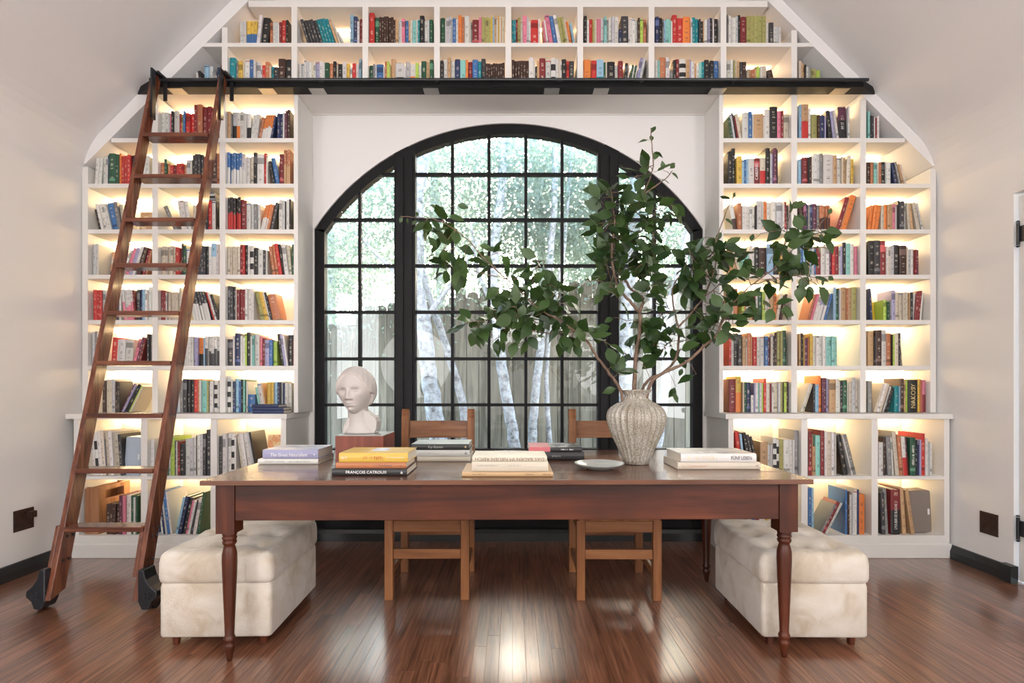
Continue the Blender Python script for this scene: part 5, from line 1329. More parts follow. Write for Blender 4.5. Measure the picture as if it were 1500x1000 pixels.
def head_mesh():
    nu, nv = 220, 180
    u = np.linspace(0, 2 * np.pi, nu, endpoint=False); v = np.linspace(0.0008, np.pi - 0.0008, nv)
    Ug, Vg = np.meshgrid(u, v)
    dx, dy, dz = np.sin(Vg) * np.cos(Ug), np.sin(Vg) * np.sin(Ug), np.cos(Vg)
    a, b, c = 0.0775, 0.094, 0.121
    x, y, z = a * dx, b * dy, c * dz
    sst = lambda e0, e1, t: (lambda q: q * q * (3 - 2 * q))(np.clip((t - e0) / (e1 - e0), 0, 1))
    front = sst(-0.15, 0.35, -dy)
    # jaw narrows, back of the skull is fuller
    jaw = sst(0.0, -0.118, z)
    x = x * (1 - 0.36 * jaw * (0.4 + 0.6 * front) + 0.02 * sst(-0.02, 0.03, z))
    y = np.where(y > 0, y * (1.08 - 0.55 * sst(-0.01, -0.115, z)), y)
    y = np.where(y < 0, y * (0.95 - 0.0 * jaw) , y)
    # flatten face plane a little and push the chin forward
    y = y - 0.020 * front * sst(-0.02, -0.10, z) * np.exp(-(x / 0.05) ** 2)
    ax = np.abs(x)
    G = lambda q, s_: np.exp(-(q / s_) ** 2)
    f = np.zeros_like(x)
    nose = np.interp(z, [-0.060, -0.046, -0.040, -0.034, -0.020, 0.0, 0.018, 0.035], [0, 0.08, 0.9, 1.0, 0.72, 0.36, 0.15, 0])
    f += 0.0245 * nose * G(x, 0.0085 + 0.004 * sst(-0.01, -0.035, z))
    f += 0.0085 * G(ax - 0.0125, 0.0062) * G(z + 0.039, 0.0068)
    f -= 0.0035 * G(ax - 0.0075, 0.0030) * G(z + 0.0455, 0.0025)
    f -= 0.0165 * G(ax - 0.0275, 0.0145) * G(z - 0.002, 0.0105)
    f += 0.0125 * G(ax - 0.0285, 0.0105) * G(z + 0.0005, 0.0062)
    f -= 0.0046 * G(ax - 0.0285, 0.0125) * G(z - 0.0062 + (ax - 0.0285) ** 2 * 12, 0.0018)
    f += 0.0030 * G(ax - 0.0285, 0.0125) * G(z - 0.0100 + (ax - 0.0285) ** 2 * 10, 0.0020)
    f -= 0.0030 * G(ax - 0.0285, 0.0030) * G(z + 0.0002, 0.0030)
    f -= 0.0042 * G(ax - 0.0285, 0.0110) * G(z + 0.0058 - (ax - 0.0285) ** 2 * 12, 0.0016)
    f += 0.0066 * G(ax - 0.025, 0.018) * G(z - 0.0215 + (ax - 0.02) ** 2 * 4, 0.0065)
    f += 0.0075 * G(x, 0.018) * G(z + 0.0625 - 0.0012 * G(ax - 0.006, 0.005), 0.0042)
    f += 0.0090 * G(x, 0.015) * G(z + 0.0735, 0.0050)
    f -= 0.0072 * G(x, 0.021) * G(z + 0.0678 - (ax ** 2) * 3.5, 0.0017)
    f -= 0.0040 * G(x, 0.018) * G(z + 0.0845, 0.0055)
    f -= 0.0018 * G(x, 0.0035) * G(z + 0.053, 0.006)
    f += 0.0080 * G(x, 0.018) * G(z + 0.101, 0.0125)
    f += 0.0060 * G(ax - 0.044, 0.019) * G(z + 0.022, 0.021)
    f -= 0.0030 * G(ax - 0.028, 0.010) * G(z + 0.060, 0.018)
    y = y - f * front
    # hair: smooth cap with a centre-side parting, drawn back over the ears
    hl = 0.083 - 26.0 * np.clip(ax - 0.012, 0, 1) ** 2
    hm = np.maximum(sst(-0.003, 0.005, z - hl) , sst(-0.012, 0.004, y - 0.006) * sst(-0.085, -0.06, z))
    n_ = np.stack([dx / a, dy / b, dz / c], -1); n_ /= np.linalg.norm(n_, axis=-1, keepdims=True)
    strands = 0.0007 * np.sin(ax * 320 + y * 140)
    part = 0.0035 * G(x + 0.010, 0.0028) * (dz > 0.3)
    amt = hm * (0.0095 + strands - part)
    x, y, z = x + n_[..., 0] * amt, y + n_[..., 1] * amt, z + n_[..., 2] * amt
    P = np.stack([x * 1.17, y * 1.12, z], -1).reshape(-1, 3)
    faces = []
    for j in range(nv - 1):
        for i in range(nu):
            i2 = (i + 1) % nu
            faces.append((j * nu + i, (j + 1) * nu + i, (j + 1) * nu + i2, j * nu + i2))
    faces.append(tuple(range(nu))); faces.append(tuple(range((nv - 1) * nu, nv * nu))[::-1])
    return P, faces
P_, Fc = head_mesh()
R_ = Matrix.Rotation(math.radians(-9), 4, 'Z') @ Matrix.Rotation(math.radians(-3), 4, 'Y')
HZ = 0.222
bm = bmesh.new()
vv = [bm.verts.new(R_ @ Vector(p) + Vector((-0.008, 0.0, HZ))) for p in P_]
for f in Fc: bm.faces.new([vv[i] for i in f])
def ell(cx_, cy_, cz_, rx, ry, rz_, rot=None):
    M = Matrix.Translation((cx_, cy_, cz_)) @ (rot or Matrix.Identity(4)) @ Matrix.Diagonal((rx, ry, rz_, 1))
    bmesh.ops.create_uvsphere(bm, u_segments=32, v_segments=20, radius=1.0, matrix=M)
for s in (-1, 1):                                 # ears, half under the hair
    p = R_ @ Vector((s * 0.086, 0.006, -0.016)) + Vector((-0.008, 0, HZ))
    ell(p.x, p.y, p.z, 0.009, 0.017, 0.027, R_ @ Matrix.Rotation(math.radians(12), 4, 'X'))
p = R_ @ Vector((0, 0.106, -0.022)) + Vector((-0.008, 0, HZ)); ell(p.x, p.y, p.z, 0.046, 0.034, 0.040)
def ringf(pts):
    rings = []
    for cx_, cy_, cz_, rx, ry in pts:
        rings.append([bm.verts.new((cx_ + rx * math.cos(2 * math.pi * k / 40), cy_ + ry * math.sin(2 * math.pi * k / 40), cz_)) for k in range(40)])
    for a, b in zip(rings, rings[1:]):
        for k in range(40): bm.faces.new([a[k], a[(k + 1) % 40], b[(k + 1) % 40], b[k]])
    bm.faces.new(rings[0][::-1]); bm.faces.new(rings[-1])
ringf([(0.012, 0.016, 0.0, 0.088, 0.066), (0.012, 0.016, 0.006, 0.090, 0.068), (0.012, 0.017, 0.016, 0.084, 0.064), (0.009, 0.018, 0.034, 0.071, 0.059), (0.004, 0.018, 0.055, 0.061, 0.056), (0.0, 0.016, 0.085, 0.054, 0.054), (-0.004, 0.014, 0.12, 0.052, 0.056), (-0.006, 0.016, 0.16, 0.052, 0.058), (-0.008, 0.02, 0.21, 0.05, 0.055)])
prism(bm, [(0.0, 0.0), (0.088, 0.0), (0.101, 0.022), (0.104, 0.060), (0.096, 0.082), (0.075, 0.094), (0.050, 0.112), (0.0, 0.150)], 1, -0.022, 0.070)    # the shoulder, cut off short
prism(bm, [(0.0, 0.0), (-0.072, 0.0), (-0.070, 0.035), (-0.052, 0.075), (0.0, 0.12)], 1, -0.02, 0.06)
for v in bm.verts:
    if v.co.z < 0: v.co.z = 0
me = bpy.data.meshes.new('head'); bmesh.ops.recalc_face_normals(bm, faces=bm.faces); bm.to_mesh(me); bm.free()
me.materials.append(M_bust)
ho = link('head_and_neck', me, bust)
rm = ho.modifiers.new('remesh', 'REMESH'); rm.mode = 'VOXEL'; rm.voxel_size = 0.0015; rm.use_smooth_shade = True
sm = ho.modifiers.new('smooth', 'SMOOTH'); sm.factor = 0.5; sm.iterations = 2

# ------------------------------------------------------------------ cut branches in the vase
def leaf_mesh(seed_):
    r = random.Random(seed_)
    L = 1.0; segs = 5
    wid = [0.0, 0.19, 0.27, 0.24, 0.13, 0.0]
    fold = r.uniform(0.10, 0.22); curl = r.uniform(0.10, 0.32) * r.choice((1, 1, -0.4)); tw = r.uniform(-0.25, 0.25)
    bm = bmesh.new()
    mid, lf, rt = [], [], []
    for i in range(segs + 1):
        t = i / segs; w_ = wid[i] * r.uniform(0.93, 1.07)
        zc = -curl * t * t
        wave = 0.02 * math.sin(i * 2.1)
        a = tw * t
        mid.append(bm.verts.new((0, t, zc)))
        if 0 < i < segs:
            lf.append(bm.verts.new((-w_ * math.cos(a), t, zc + w_ * math.sin(fold + a) + wave))); rt.append(bm.verts.new((w_ * math.cos(a), t, zc + w_ * math.sin(fold - a) - wave)))
    for side in (lf, rt):
        bm.faces.new([mid[0], side[0], mid[1]] if side is rt else [mid[0], mid[1], side[0]])
        for i in range(segs - 2):
            q = [mid[i + 1], side[i], side[i + 1], mid[i + 2]]
            bm.faces.new(q if side is rt else q[::-1])
        bm.faces.new([mid[segs - 1], side[-1], mid[segs]] if side is rt else [mid[segs - 1], mid[segs], side[-1]])
    # petiole
    tube(bm, [(0, -0.16, 0.05), (0, 0.0, 0.0), (0, 0.25, -curl * 0.06 - 0.012)], [0.016, 0.013, 0.006], 3)
    me = bpy.data.meshes.new('leaf'); bm.to_mesh(me); bm.free(); me.materials.append(M_leaf)
    me.polygons.foreach_set('use_smooth', [True] * len(me.polygons))
    return me
LEAVES = [leaf_mesh(i) for i in range(8)]
VM = Vector((VX, Yv, TZ + 0.36))
lr = random.Random(21)

def vp(p, dy): return px(p[0], p[1], Yv + dy)

def branch(label, stems, clusters, singles=()):
    """stems: (start radius, end radius, [(x, y, dy) ...]); clusters: (cx, cy, rx, ry, n, dy, ddy)"""
    t = thing('leafy_branch', label, 'branch', tuple(VM), 0, 'cut branches standing in the vase')
    Mi = Matrix.Translation(-VM)
    bm = bmesh.new(); nodes = []
    for r0, r1, pts in stems:
        P = [vp(p, p[2]) for p in pts]
        # smooth
        Q = []
        for i in range(len(P) - 1):
            p0, p1, p2, p3 = P[max(i - 1, 0)], P[i], P[i + 1], P[min(i + 2, len(P) - 1)]
            for k in range(4):
                u = k / 4
                Q.append(0.5 * ((2 * p1) + (p2 - p0) * u + (2 * p0 - 5 * p1 + 4 * p2 - p3) * u * u + (3 * p1 - p0 - 3 * p2 + p3) * u ** 3))
        Q.append(P[-1])
        Q = [q + Vector((lr.uniform(-1, 1), lr.uniform(-1, 1), lr.uniform(-1, 1))) * 0.0022 for q in Q]
        n = len(Q)
        tube(bm, Q, [r0 + (r1 - r0) * (i / (n - 1)) ** 0.8 for i in range(n)], 8)
        nodes += [(q, (Q[min(i + 1, n - 1)] - Q[max(i - 1, 0)]).normalized()) for i, q in enumerate(Q) if i > n * 0.12]
    jobs = []
    for cx_, cy_, rx, ry, n, dy, ddy in clusters:
        for _ in range(int(n * 1.22)):
            while True:
                a, b = lr.uniform(-1, 1), lr.uniform(-1, 1)
                if a * a + b * b < 1: break
            jobs.append((vp((cx_ + a * rx, cy_ + b * ry), dy + lr.uniform(-ddy, ddy)), None, lr.uniform(0.068, 0.104)))
    for sx_, sy_, ang, ln_, dy in singles:
        jobs.append((vp((sx_, sy_), dy), ang, ln_))
    def near(p): return min(((p - q).length, i) for i, (q, d) in enumerate(nodes))
    jobs = sorted(jobs, key=lambda j: near(j[0])[0])
    cnt = 0
    for p, ang, ln_ in jobs:
        dist, i = near(p)
        q, d = nodes[i]
        out_ = (p - q)
        if dist > 0.03:
            m_ = (p + q) / 2 + Vector((0, 0, 0.12 * dist)) + Vector((lr.uniform(-1, 1), lr.uniform(-1, 1), 0)) * dist * 0.12
            tube(bm, [q, m_, p], [0.0022, 0.0018, 0.0013], 4)
            for k in (0.5, 1.0): nodes.append((q.lerp(m_, 1) if k < 1 else p, (p - q).normalized()))
        dirv = (out_.normalized() if out_.length > 1e-4 else d) * 0.8 + d * 0.35 + Vector((lr.gauss(0, 0.55), lr.gauss(0, 0.5), lr.gauss(-0.25, 0.5)))
        if ang is not None:
            dirv = Vector((math.cos(math.radians(ang)), lr.uniform(-0.15, 0.15), math.sin(math.radians(ang))))
        dirv.normalize()
        nrm = Vector((lr.gauss(0, 0.6), -0.75 + lr.gauss(0, 0.5), 0.65 + lr.gauss(0, 0.45)))
        xa = dirv.cross(nrm)
        if xa.length < 0.05: xa = dirv.cross(Vector((0, 0, 1)))
        xa.normalize(); za = xa.cross(dirv)
        M = Matrix((( xa.x, dirv.x, za.x, 0), (xa.y, dirv.y, za.y, 0), (xa.z, dirv.z, za.z, 0), (0, 0, 0, 1)))
        lo = link('leaf', lr.choice(LEAVES), t)
        off = p - VM + dirv * ln_ * 0.14
        lo.matrix_basis = Matrix.Translation(off) @ M @ Matrix.Diagonal((ln_ * lr.uniform(0.95, 1.3), ln_, ln_, 1))
        cnt += 1
    bm.transform(Mi)
    me = bpy.data.meshes.new('stem'); bmesh.ops.recalc_face_normals(bm, faces=bm.faces); bm.to_mesh(me); bm.free(); me.materials.append(M_stem)
    me.polygons.foreach_set('use_smooth', [True] * len(me.polygons))
    link('stem', me, t)
    return t

branch('upright leafy branch with a thick stem rising above the window arch',
  [(0.0125, 0.0085, [(930, 640, 0), (929, 575, 0.0), (930, 540, 0.01), (934, 505, 0.02), (938, 478, 0.02), (937, 455, 0.02)]),
   (0.0085, 0.003, [(937, 458, 0.02), (922, 440, 0.0), (908, 425, -0.02), (899, 400, -0.04), (896, 365, -0.05), (900, 330, -0.05), (897, 290, -0.04), (890, 268, -0.04)]),
   (0.0085, 0.002, [(937, 456, 0.02), (942, 438, 0.04), (925, 424, 0.05), (914, 405, 0.05), (909, 385, 0.05), (917, 350, 0.05), (921, 322, 0.04), (938, 290, 0.03), (952, 262, 0.02), (957, 235, 0.02), (954, 205, 0.02), (954, 188, 0.02)]),
   (0.004, 0.002, [(938, 290, 0.03), (960, 272, 0.03), (975, 262, 0.03), (985, 250, 0.03)]),
   (0.004, 0.002, [(917, 350, 0.05), (940, 338, 0.06), (955, 318, 0.06), (965, 300, 0.06)]),
   (0.003, 0.0015, [(905, 425, -0.02), (880, 412, -0.03), (862, 412, -0.04), (850, 420, -0.04)])],
  [(898, 295, 22, 26, 20, -0.04, 0.07), (900, 340, 26, 30, 34, -0.03, 0.1), (900, 385, 24, 28, 32, -0.03, 0.1), (928, 340, 24, 30, 24, 0.03, 0.08), (938, 380, 24, 26, 22, 0.05, 0.08),
   (945, 300, 20, 22, 14, 0.03, 0.05), (950, 255, 16, 14, 8, 0.02, 0.04), (975, 305, 16, 18, 7, 0.04, 0.04), (945, 420, 20, 20, 10, 0.05, 0.06), (905, 425, 20, 14, 10, -0.02, 0.07), (962, 345, 14, 16, 7, 0.05, 0.04)],
  [(954, 196, 68, 0.040, 0.02), (953, 205, 182, 0.058, 0.02), (956, 222, -20, 0.055, 0.02), (955, 208, 95, 0.035, 0.02), (958, 236, 75, 0.05, 0.02), (950, 240, 125, 0.045, 0.02), (972, 250, 100, 0.045, 0.03), (980, 248, 45, 0.048, 0.03),
   (982, 252, -30, 0.048, 0.03), (966, 262, -15, 0.05, 0.03), (938, 240, 130, 0.03, 0.02), (925, 262, 165, 0.07, 0.0), (882, 290, 175, 0.055, -0.04), (878, 330, 165, 0.05, -0.04), (868, 412, 160, 0.045, -0.04), (855, 418, 240, 0.05, -0.04)])
branch('long leafy branch reaching low across the middle window panes towards the bust',
  [(0.0085, 0.0052, [(921, 640, -0.01), (910, 575, -0.02), (893, 548, -0.03), (876, 524, -0.04), (860, 500, -0.05), (842, 485, -0.06), (815, 466, -0.08)]),
   (0.005, 0.0016, [(815, 466, -0.08), (788, 452, -0.09), (768, 432, -0.1), (742, 408, -0.1), (712, 382, -0.11), (690, 356, -0.12), (668, 337, -0.12), (640, 322, -0.13), (612, 318, -0.13), (586, 317, -0.13)]),
   (0.004, 0.0015, [(842, 485, -0.06), (805, 488, -0.06), (770, 483, -0.06), (735, 478, -0.07), (700, 470, -0.07), (672, 478, -0.08)]),
   (0.003, 0.0015, [(742, 408, -0.1), (715, 402, -0.1), (690, 396, -0.1), (662, 386, -0.1)]),
   (0.003, 0.0015, [(780, 445, -0.09), (778, 425, -0.09), (784, 402, -0.09), (790, 382, -0.09)]),
   (0.003, 0.0015, [(668, 337, -0.12), (655, 352, -0.12), (650, 375, -0.12), (652, 392, -0.12)]),
   (0.003, 0.0015, [(918, 520, -0.02), (885, 500, -0.04), (860, 484, -0.04), (838, 470, -0.04)])],
  [(800, 470, 40, 14, 30, -0.07, 0.06), (845, 488, 26, 14, 18, -0.05, 0.05), (755, 455, 34, 22, 30, -0.08, 0.07), (790, 432, 30, 20, 24, -0.08, 0.06), (720, 470, 30, 14, 12, -0.08, 0.05), (685, 478, 22, 12, 10, -0.08, 0.04),
   (760, 488, 30, 10, 8, -0.07, 0.04), (742, 425, 20, 14, 8, -0.1, 0.05), (640, 328, 24, 16, 16, -0.13, 0.04), (655, 368, 16, 16, 8, -0.12, 0.04), (660, 392, 24, 8, 9, -0.11, 0.04), (692, 368, 16, 12, 6, -0.11, 0.03), (725, 380, 14, 12, 6, -0.1, 0.03),
   (785, 388, 14, 16, 8, -0.09, 0.04), (820, 445, 18, 12, 8, -0.07, 0.04), (895, 548, 12, 14, 7, -0.03, 0.03), (878, 505, 12, 14, 4, -0.04, 0.03), (752, 405, 12, 10, 5, -0.1, 0.03)],
  [(590, 317, 240, 0.03, -0.13), (597, 318, 265, 0.025, -0.13), (613, 318, 110, 0.028, -0.13), (668, 300, -10, 0.055, -0.12), (700, 360, -5, 0.055, -0.11), (640, 372, 190, 0.05, -0.12), (905, 568, 195, 0.07, -0.03), (722, 500, 300, 0.05, -0.07), (770, 495, 265, 0.075, -0.07)])
branch('leafy branch leaning far out in front of the lit bookshelves away from the ladder',
  [(0.0095, 0.0055, [(938, 640, -0.02), (949, 572, -0.03), (962, 552, -0.04), (985, 540, -0.05), (1008, 528, -0.06), (1030, 508, -0.08), (1050, 490, -0.09), (1058, 470, -0.1), (1066, 452, -0.1)]),
   (0.005, 0.0016, [(1066, 452, -0.1), (1085, 432, -0.11), (1106, 414, -0.12), (1130, 396, -0.13), (1150, 375, -0.13), (1172, 356, -0.14), (1196, 334, -0.14), (1218, 310, -0.14)]),
   (0.003, 0.0012, [(1106, 416, -0.12), (1135, 408, -0.13), (1165, 402, -0.13), (1195, 406, -0.13), (1222, 403, -0.13)]),
   (0.003, 0.0012, [(1060, 468, -0.1), (1085, 458, -0.1), (1112, 453, -0.11), (1140, 452, -0.11)]),
   (0.003, 0.0012, [(1140, 385, -0.13), (1150, 355, -0.12), (1154, 325, -0.12), (1164, 300, -0.12)]),
   (0.003, 0.0012, [(1165, 402, -0.13), (1182, 412, -0.13), (1190, 425, -0.13)])],
  [(1150, 380, 28, 20, 20, -0.13, 0.05), (1112, 405, 24, 14, 14, -0.12, 0.05), (1180, 352, 24, 16, 14, -0.14, 0.05), (1150, 345, 12, 18, 8, -0.12, 0.04), (1066, 468, 18, 20, 14, -0.1, 0.05), (1090, 430, 14, 10, 6, -0.11, 0.04),
   (1125, 448, 14, 8, 4, -0.11, 0.03), (1185, 410, 16, 10, 6, -0.13, 0.03), (1205, 340, 12, 10, 5, -0.14, 0.03), (1155, 312, 8, 10, 3, -0.12, 0.03), (1048, 480, 12, 12, 6, -0.09, 0.04)],
  [(1140, 452, -15, 0.085, -0.11), (1148, 455, -60, 0.06, -0.11), (1112, 450, 250, 0.07, -0.11), (1165, 400, 200, 0.07, -0.13), (1186, 402, 235, 0.075, -0.13), (1186, 415, 270, 0.07, -0.13), (1212, 404, -35, 0.035, -0.13), (1205, 406, 270, 0.04, -0.13),
   (1020, 548, 200, 0.09, -0.07), (1000, 538, 250, 0.04, -0.06), (1212, 316, 60, 0.04, -0.14), (1100, 355, 80, 0.04, -0.12), (990, 565, 245, 0.06, -0.05), (985, 572, 290, 0.06, -0.05)])
branch('branching leafy branch rising in front of the black window edge',
  [(0.0085, 0.0055, [(930, 640, 0.02), (941, 572, 0.02), (953, 555, 0.03), (972, 545, 0.04), (990, 525, 0.05), (994, 500, 0.06), (994, 476, 0.06)]),
   (0.0055, 0.0028, [(994, 478, 0.06), (988, 456, 0.07), (985, 428, 0.07), (990, 412, 0.07), (1003, 398, 0.07)]),
   (0.0055, 0.0022, [(994, 478, 0.06), (1004, 468, 0.06), (1018, 452, 0.06), (1030, 436, 0.05), (1042, 410, 0.05), (1048, 385, 0.05), (1046, 365, 0.05), (1055, 335, 0.05), (1066, 305, 0.05), (1074, 288, 0.05)]),
   (0.003, 0.0013, [(1030, 436, 0.05), (1050, 420, 0.06), (1068, 395, 0.06), (1082, 365, 0.06), (1092, 350, 0.06)]),
   (0.003, 0.0013, [(1042, 410, 0.05), (1020, 385, 0.03), (1008, 365, 0.03)])],
  [(1025, 390, 26, 26, 30, 0.05, 0.07), (1045, 365, 22, 20, 20, 0.05, 0.06), (1000, 410, 22, 18, 14, 0.07, 0.05), (1050, 420, 22, 18, 14, 0.06, 0.05), (1075, 375, 12, 20, 8, 0.06, 0.04), (1022, 450, 20, 14, 10, 0.06, 0.04),
   (962, 500, 18, 20, 16, 0.06, 0.06), (985, 500, 22, 24, 16, 0.06, 0.06), (1008, 500, 14, 16, 8, 0.06, 0.04), (952, 470, 18, 14, 10, 0.05, 0.05), (930, 520, 14, 16, 7, 0.03, 0.04), (975, 455, 14, 12, 7, 0.07, 0.04), (1038, 480, 12, 12, 5, 0.05, 0.03)],
  [(1030, 360, 25, 0.085, 0.04), (1060, 320, -20, 0.06, 0.05), (1058, 338, 240, 0.05, 0.05), (1072, 292, 170, 0.055, 0.05), (1073, 290, 60, 0.03, 0.05), (900, 465, 200, 0.05, 0.03), (918, 470, 240, 0.055, 0.03)])

# ------------------------------------------------------------------ the garden outside
struct('ground', lambda bm: box(bm, -9, 9, YB + 0.14, 14, -0.35, -0.15), M_ground)
fr_ = random.Random(5)
YFn = 7.3
fen = thing('fence', 'weathered grey board fence with rounded board tops across the garden', 'fence', (0, YFn, -0.15))
x = -5.2
bmeshes = {}
def board_mesh(w, k):
    bm = bmesh.new(); H_ = 2.6
    n = 6
    top = [(w / 2 + (w / 2) * math.cos(math.pi * i / n), H_ - 0.05 + 0.05 * math.sin(math.pi * i / n)) for i in range(n + 1)]
    prism(bm, [(0, 0), (w, 0)] + top, 1, 0, 0.02)
    bmesh.ops.recalc_face_normals(bm, faces=bm.faces)
    me = bpy.data.meshes.new('fence_board'); bm.to_mesh(me); bm.free(); me.materials.append(M_fence)
    return me
BM = [board_mesh(w, i) for i, w in enumerate((0.138, 0.146, 0.154))]
while x < 5.2:
    i = fr_.randrange(3); o = link('board', BM[i], fen)
    pxx = x / YFn * F + CX
    hh = 2.60 if pxx > 660 else (2.42 if pxx > 520 else 2.05)
    hh += fr_.uniform(-0.03, 0.05) + 0.12 * (pxx > 820)
    o.location = (x, fr_.uniform(-0.003, 0.003), 0); o.scale = (1, 1, hh / 2.6)
    x += (0.138, 0.146, 0.154)[i] + fr_.uniform(0.006, 0.009)
for a_, b_, h_ in ((-5.2, -2.1, 1.80), (-2.1, -0.85, 2.17), (-0.85, 5.2, 2.35)):
    bx('seam_shade_panel', (a_, b_, YFn + 0.026, YFn + 0.040, -0.15, h_), M_fence, fen)  # added sheet that blocks light behind the boards so the seams stay dark
for z in (0.4, 1.9):
    bx('fence_rail', (-5.2, 5.2, YFn + 0.05, YFn + 0.09, z, z + 0.09), M_fence, fen)

def foliage(name, parent, blobs, n, seed_, size=(0.05, 0.10)):
    r = np.random.default_rng(seed_)
    idx = r.integers(0, len(blobs), n)
    B = np.array(blobs, float)[idx]
    c = B[:, :3] + r.normal(0, 0.42, (n, 3)) * B[:, 3:4]
    # leaves gather in sprays
    n = int(n * 2.3); c = np.concatenate([c, c, c])[:n]; k = max(1, n // 75); spr = c[r.integers(0, len(c), k)]
    c = spr[r.integers(0, k, n)] * 0.75 + c * 0.25 if False else spr[r.integers(0, k, n)] + r.normal(0, 0.19, (n, 3))
    s_ = r.uniform(size[0] * 0.62, size[1] * 0.78, n)[:, None]
    a = r.normal(0, 1, (n, 3)); a /= np.linalg.norm(a, axis=1, keepdims=True)
    b = np.cross(a, r.normal(0, 1, (n, 3))); b /= np.linalg.norm(b, axis=1, keepdims=True)
    P = np.stack([c - a * s_ * 0.5, c + b * s_ * 0.26, c + a * s_ * 0.5, c - b * s_ * 0.26], 1).reshape(-1, 3)
    if parent is not None: P = P - np.array(parent.location)
    me = bpy.data.meshes.new(name)
    me.vertices.add(4 * n); me.vertices.foreach_set('co', P.ravel())
    me.loops.add(4 * n); me.loops.foreach_set('vertex_index', np.arange(4 * n))
    me.polygons.add(n); me.polygons.foreach_set('loop_start', np.arange(n) * 4); me.polygons.foreach_set('loop_total', np.full(n, 4))
    me.update(calc_edges=True); me.materials.append(M_tree_leaf)
    o = link(name, me, parent); o['kind'] = 'stuff'
    return o

def trunk(parent, pts, Y, r0, r1, name='trunk'):
    P = [px(a, b, Y + dy) - parent.location for a, b, dy in pts]
    if name == 'trunk': P = [P[0] + (P[0] - P[1]) * 3.0] + P + [P[-1] + Vector((P[-1].x - P[-2].x, 0.2, 0)) + Vector((0, 0, 1.1)), P[-1] + Vector((P[-1].x - P[-2].x, 0.3, 0)) * 1.5 + Vector((0, 0, 2.0))]
    Q = []
    for i in range(len(P) - 1):
        for k in range(5): Q.append(P[i].lerp(P[i + 1], k / 5) + Vector((fr_.uniform(-1, 1), fr_.uniform(-1, 1), 0)) * r0 * 0.10)
    Q.append(P[-1])
    bm = bmesh.new(); tube(bm, Q, [r0 + (r1 - r0) * i / (len(Q) - 1) for i in range(len(Q))], 14)
    me = bpy.data.meshes.new(name); bmesh.ops.recalc_face_normals(bm, faces=bm.faces); bm.to_mesh(me); bm.free(); me.materials.append(M_bark)
    me.polygons.foreach_set('use_smooth', [True] * len(me.polygons))
    link(name, me, parent)
def bl(x_, y_, Y, r): p = px(x_, y_, Y); return (p.x, p.y, p.z, r)
TG = 'pale-barked garden trees before the fence'
def tree(label, base, Y, trunks, blobs, n, sd, size=(0.05, 0.095)):
    p = px(base, HY, Y); t = thing('tree', label, 'tree', (p.x, Y, -0.15), 0, TG)
    for pts, r0, r1, nm in trunks: trunk(t, pts, Y, r0, r1, nm)
    if blobs: foliage('foliage', t, blobs, n, sd, size)
    return t
tree('thick pale-barked tree behind the pane beside the black post, leaning slightly', 641, 6.0,
     [([(642, 650, 0), (636, 600, 0), (627, 540, 0), (621, 480, 0), (612, 430, 0), (606, 370, 0), (612, 290, 0.1), (622, 220, 0.2)], 0.105, 0.05, 'trunk'),
      ([(621, 470, 0), (650, 430, 0.1), (676, 400, 0.1), (700, 350, 0.2)], 0.035, 0.015, 'bough'), ([(612, 430, 0), (560, 380, 0.1), (520, 340, 0.1)], 0.035, 0.012, 'bough')],
     [bl(600, 260, 6.6, .8), bl(650, 250, 6.6, .8), bl(560, 300, 6.4, .7), bl(520, 350, 6.4, .6), bl(500, 430, 6.6, .35), bl(640, 330, 6.4, .5)], 3800, 1)
tree('slim pale tree slanting away from the thick trunk', 681, 6.2,
     [([(683, 655, 0), (678, 590, 0), (666, 548, 0), (655, 512, 0), (640, 465, 0), (626, 425, 0), (618, 395, 0)], 0.05, 0.03, 'trunk')], [bl(640, 400, 6.5, .35)], 300, 2)
tree('medium pale-barked tree at the middle panes, bending toward its foot', 754, 6.1,
     [([(755, 660, 0), (748, 615, 0), (739, 560, 0), (732, 515, 0), (727, 462, 0), (722, 410, 0), (726, 350, 0.1), (735, 270, 0.2)], 0.068, 0.045, 'trunk'), ([(727, 462, 0), (700, 400, 0.1), (690, 330, 0.1)], 0.03, 0.012, 'bough')],
     [bl(720, 260, 6.8, .9), bl(770, 270, 6.8, .8), bl(740, 330, 6.6, .6), bl(810, 330, 6.8, .6)], 4600, 3)
tree('slender pale tree leaning the other way beside a thinner twin stem', 779, 6.3,
     [([(779, 655, 0), (782, 608, 0), (786, 556, 0), (793, 500, 0), (800, 440, 0), (806, 380, 0), (812, 300, 0)], 0.055, 0.03, 'trunk')], [bl(812, 250, 6.8, .8), bl(850, 300, 6.8, .7)], 2600, 4)
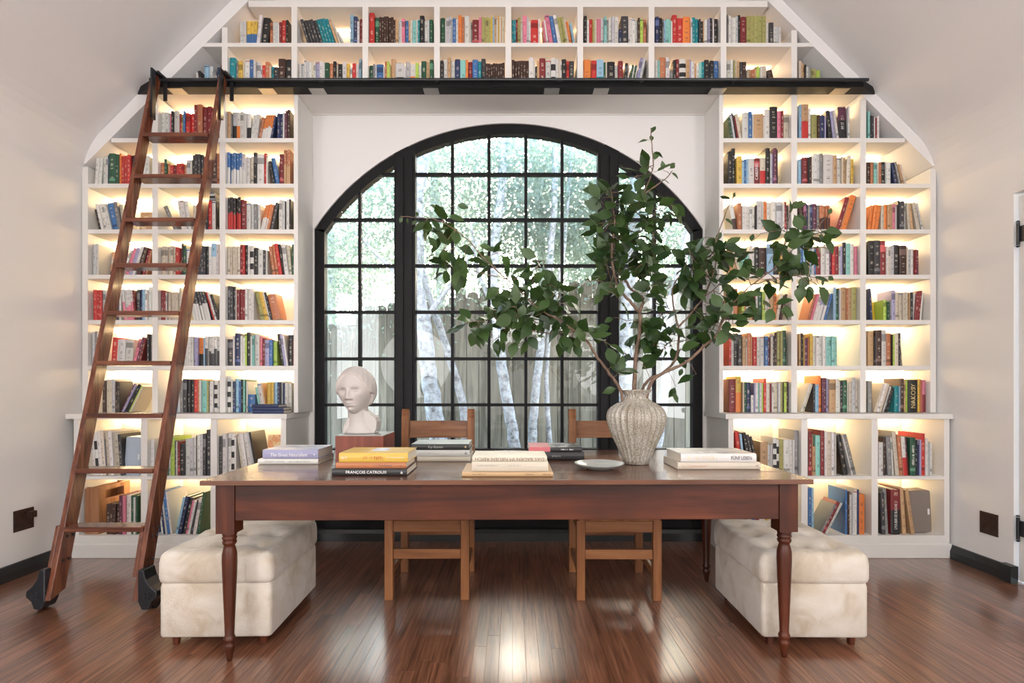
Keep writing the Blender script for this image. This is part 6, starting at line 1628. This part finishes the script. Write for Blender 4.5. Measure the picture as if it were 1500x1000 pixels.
tree('thin pale stem standing just beside the slender leaning tree', 804, 6.35,
     [([(806, 655, 0), (802, 605, 0), (800, 556, 0), (803, 499, 0), (812, 440, 0), (825, 380, 0)], 0.033, 0.018, 'trunk')], [bl(838, 360, 6.8, .4)], 500, 5)
tree('pale-barked tree seen behind the vase through the narrow side panes', 972, 5.9,
     [([(962, 655, 0), (970, 600, 0), (976, 545, 0), (972, 490, 0), (984, 440, 0), (1000, 380, 0), (1010, 330, 0)], 0.065, 0.03, 'trunk'), ([(972, 490, 0), (950, 430, 0.1), (930, 380, 0.1)], 0.03, 0.012, 'bough')],
     [bl(960, 330, 6.5, .6), bl(1000, 320, 6.5, .6), bl(1000, 380, 6.5, .4), bl(930, 300, 6.8, .5)], 2200, 6)
tree('broad greyish trunk close behind the black post beside the vase', 917, 6.6,
     [([(920, 655, 0), (917, 560, 0), (917, 480, 0), (922, 400, 0), (930, 330, 0)], 0.095, 0.06, 'trunk')], [bl(900, 240, 7, .8), bl(950, 230, 7.0, .5)], 1800, 7)
TG = 'green trees beyond the fence'
for k, (bxx, Yt, blobs, n, lb) in enumerate((
    (480, 9.0, [(480, 300), (440, 260), (530, 250), (500, 380), (480, 420), (540, 390), (400, 340), (350, 250)], 5200, 'bright green tree beyond the fence behind the side panes above the bust'),
    (640, 9.6, [(600, 200), (660, 230), (700, 300), (640, 330), (680, 180), (620, 400), (690, 390)], 4600, 'bright green tree beyond the fence behind the thick pale trunk'),
    (790, 9.2, [(760, 220), (800, 260), (840, 320), (760, 380), (860, 370), (820, 190)], 4600, 'bright green tree beyond the fence behind the middle panes'),
    (880, 8.6, [(850, 400), (880, 390), (870, 360), (840, 340)], 2200, 'low leafy tree just over the fence top beside the black post'),
    (1010, 9.4, [(980, 250), (1020, 330), (1050, 280), (940, 400), (1000, 420), (1100, 300)], 3600, 'bright green tree beyond the fence behind the side panes near the vase'))):
    p = px(bxx, HY, Yt); t = thing('tree', lb, 'tree', (p.x, Yt, -0.15), 0, TG)
    trunk(t, [(bxx, 560, 0), (bxx + 6, 400, 0), (bxx - 4, 260, 0)], Yt, 0.11, 0.04)
    foliage('foliage', t, [bl(a, b, Yt, 0.85) for a, b in blobs], n, 20 + k, (0.06, 0.12))
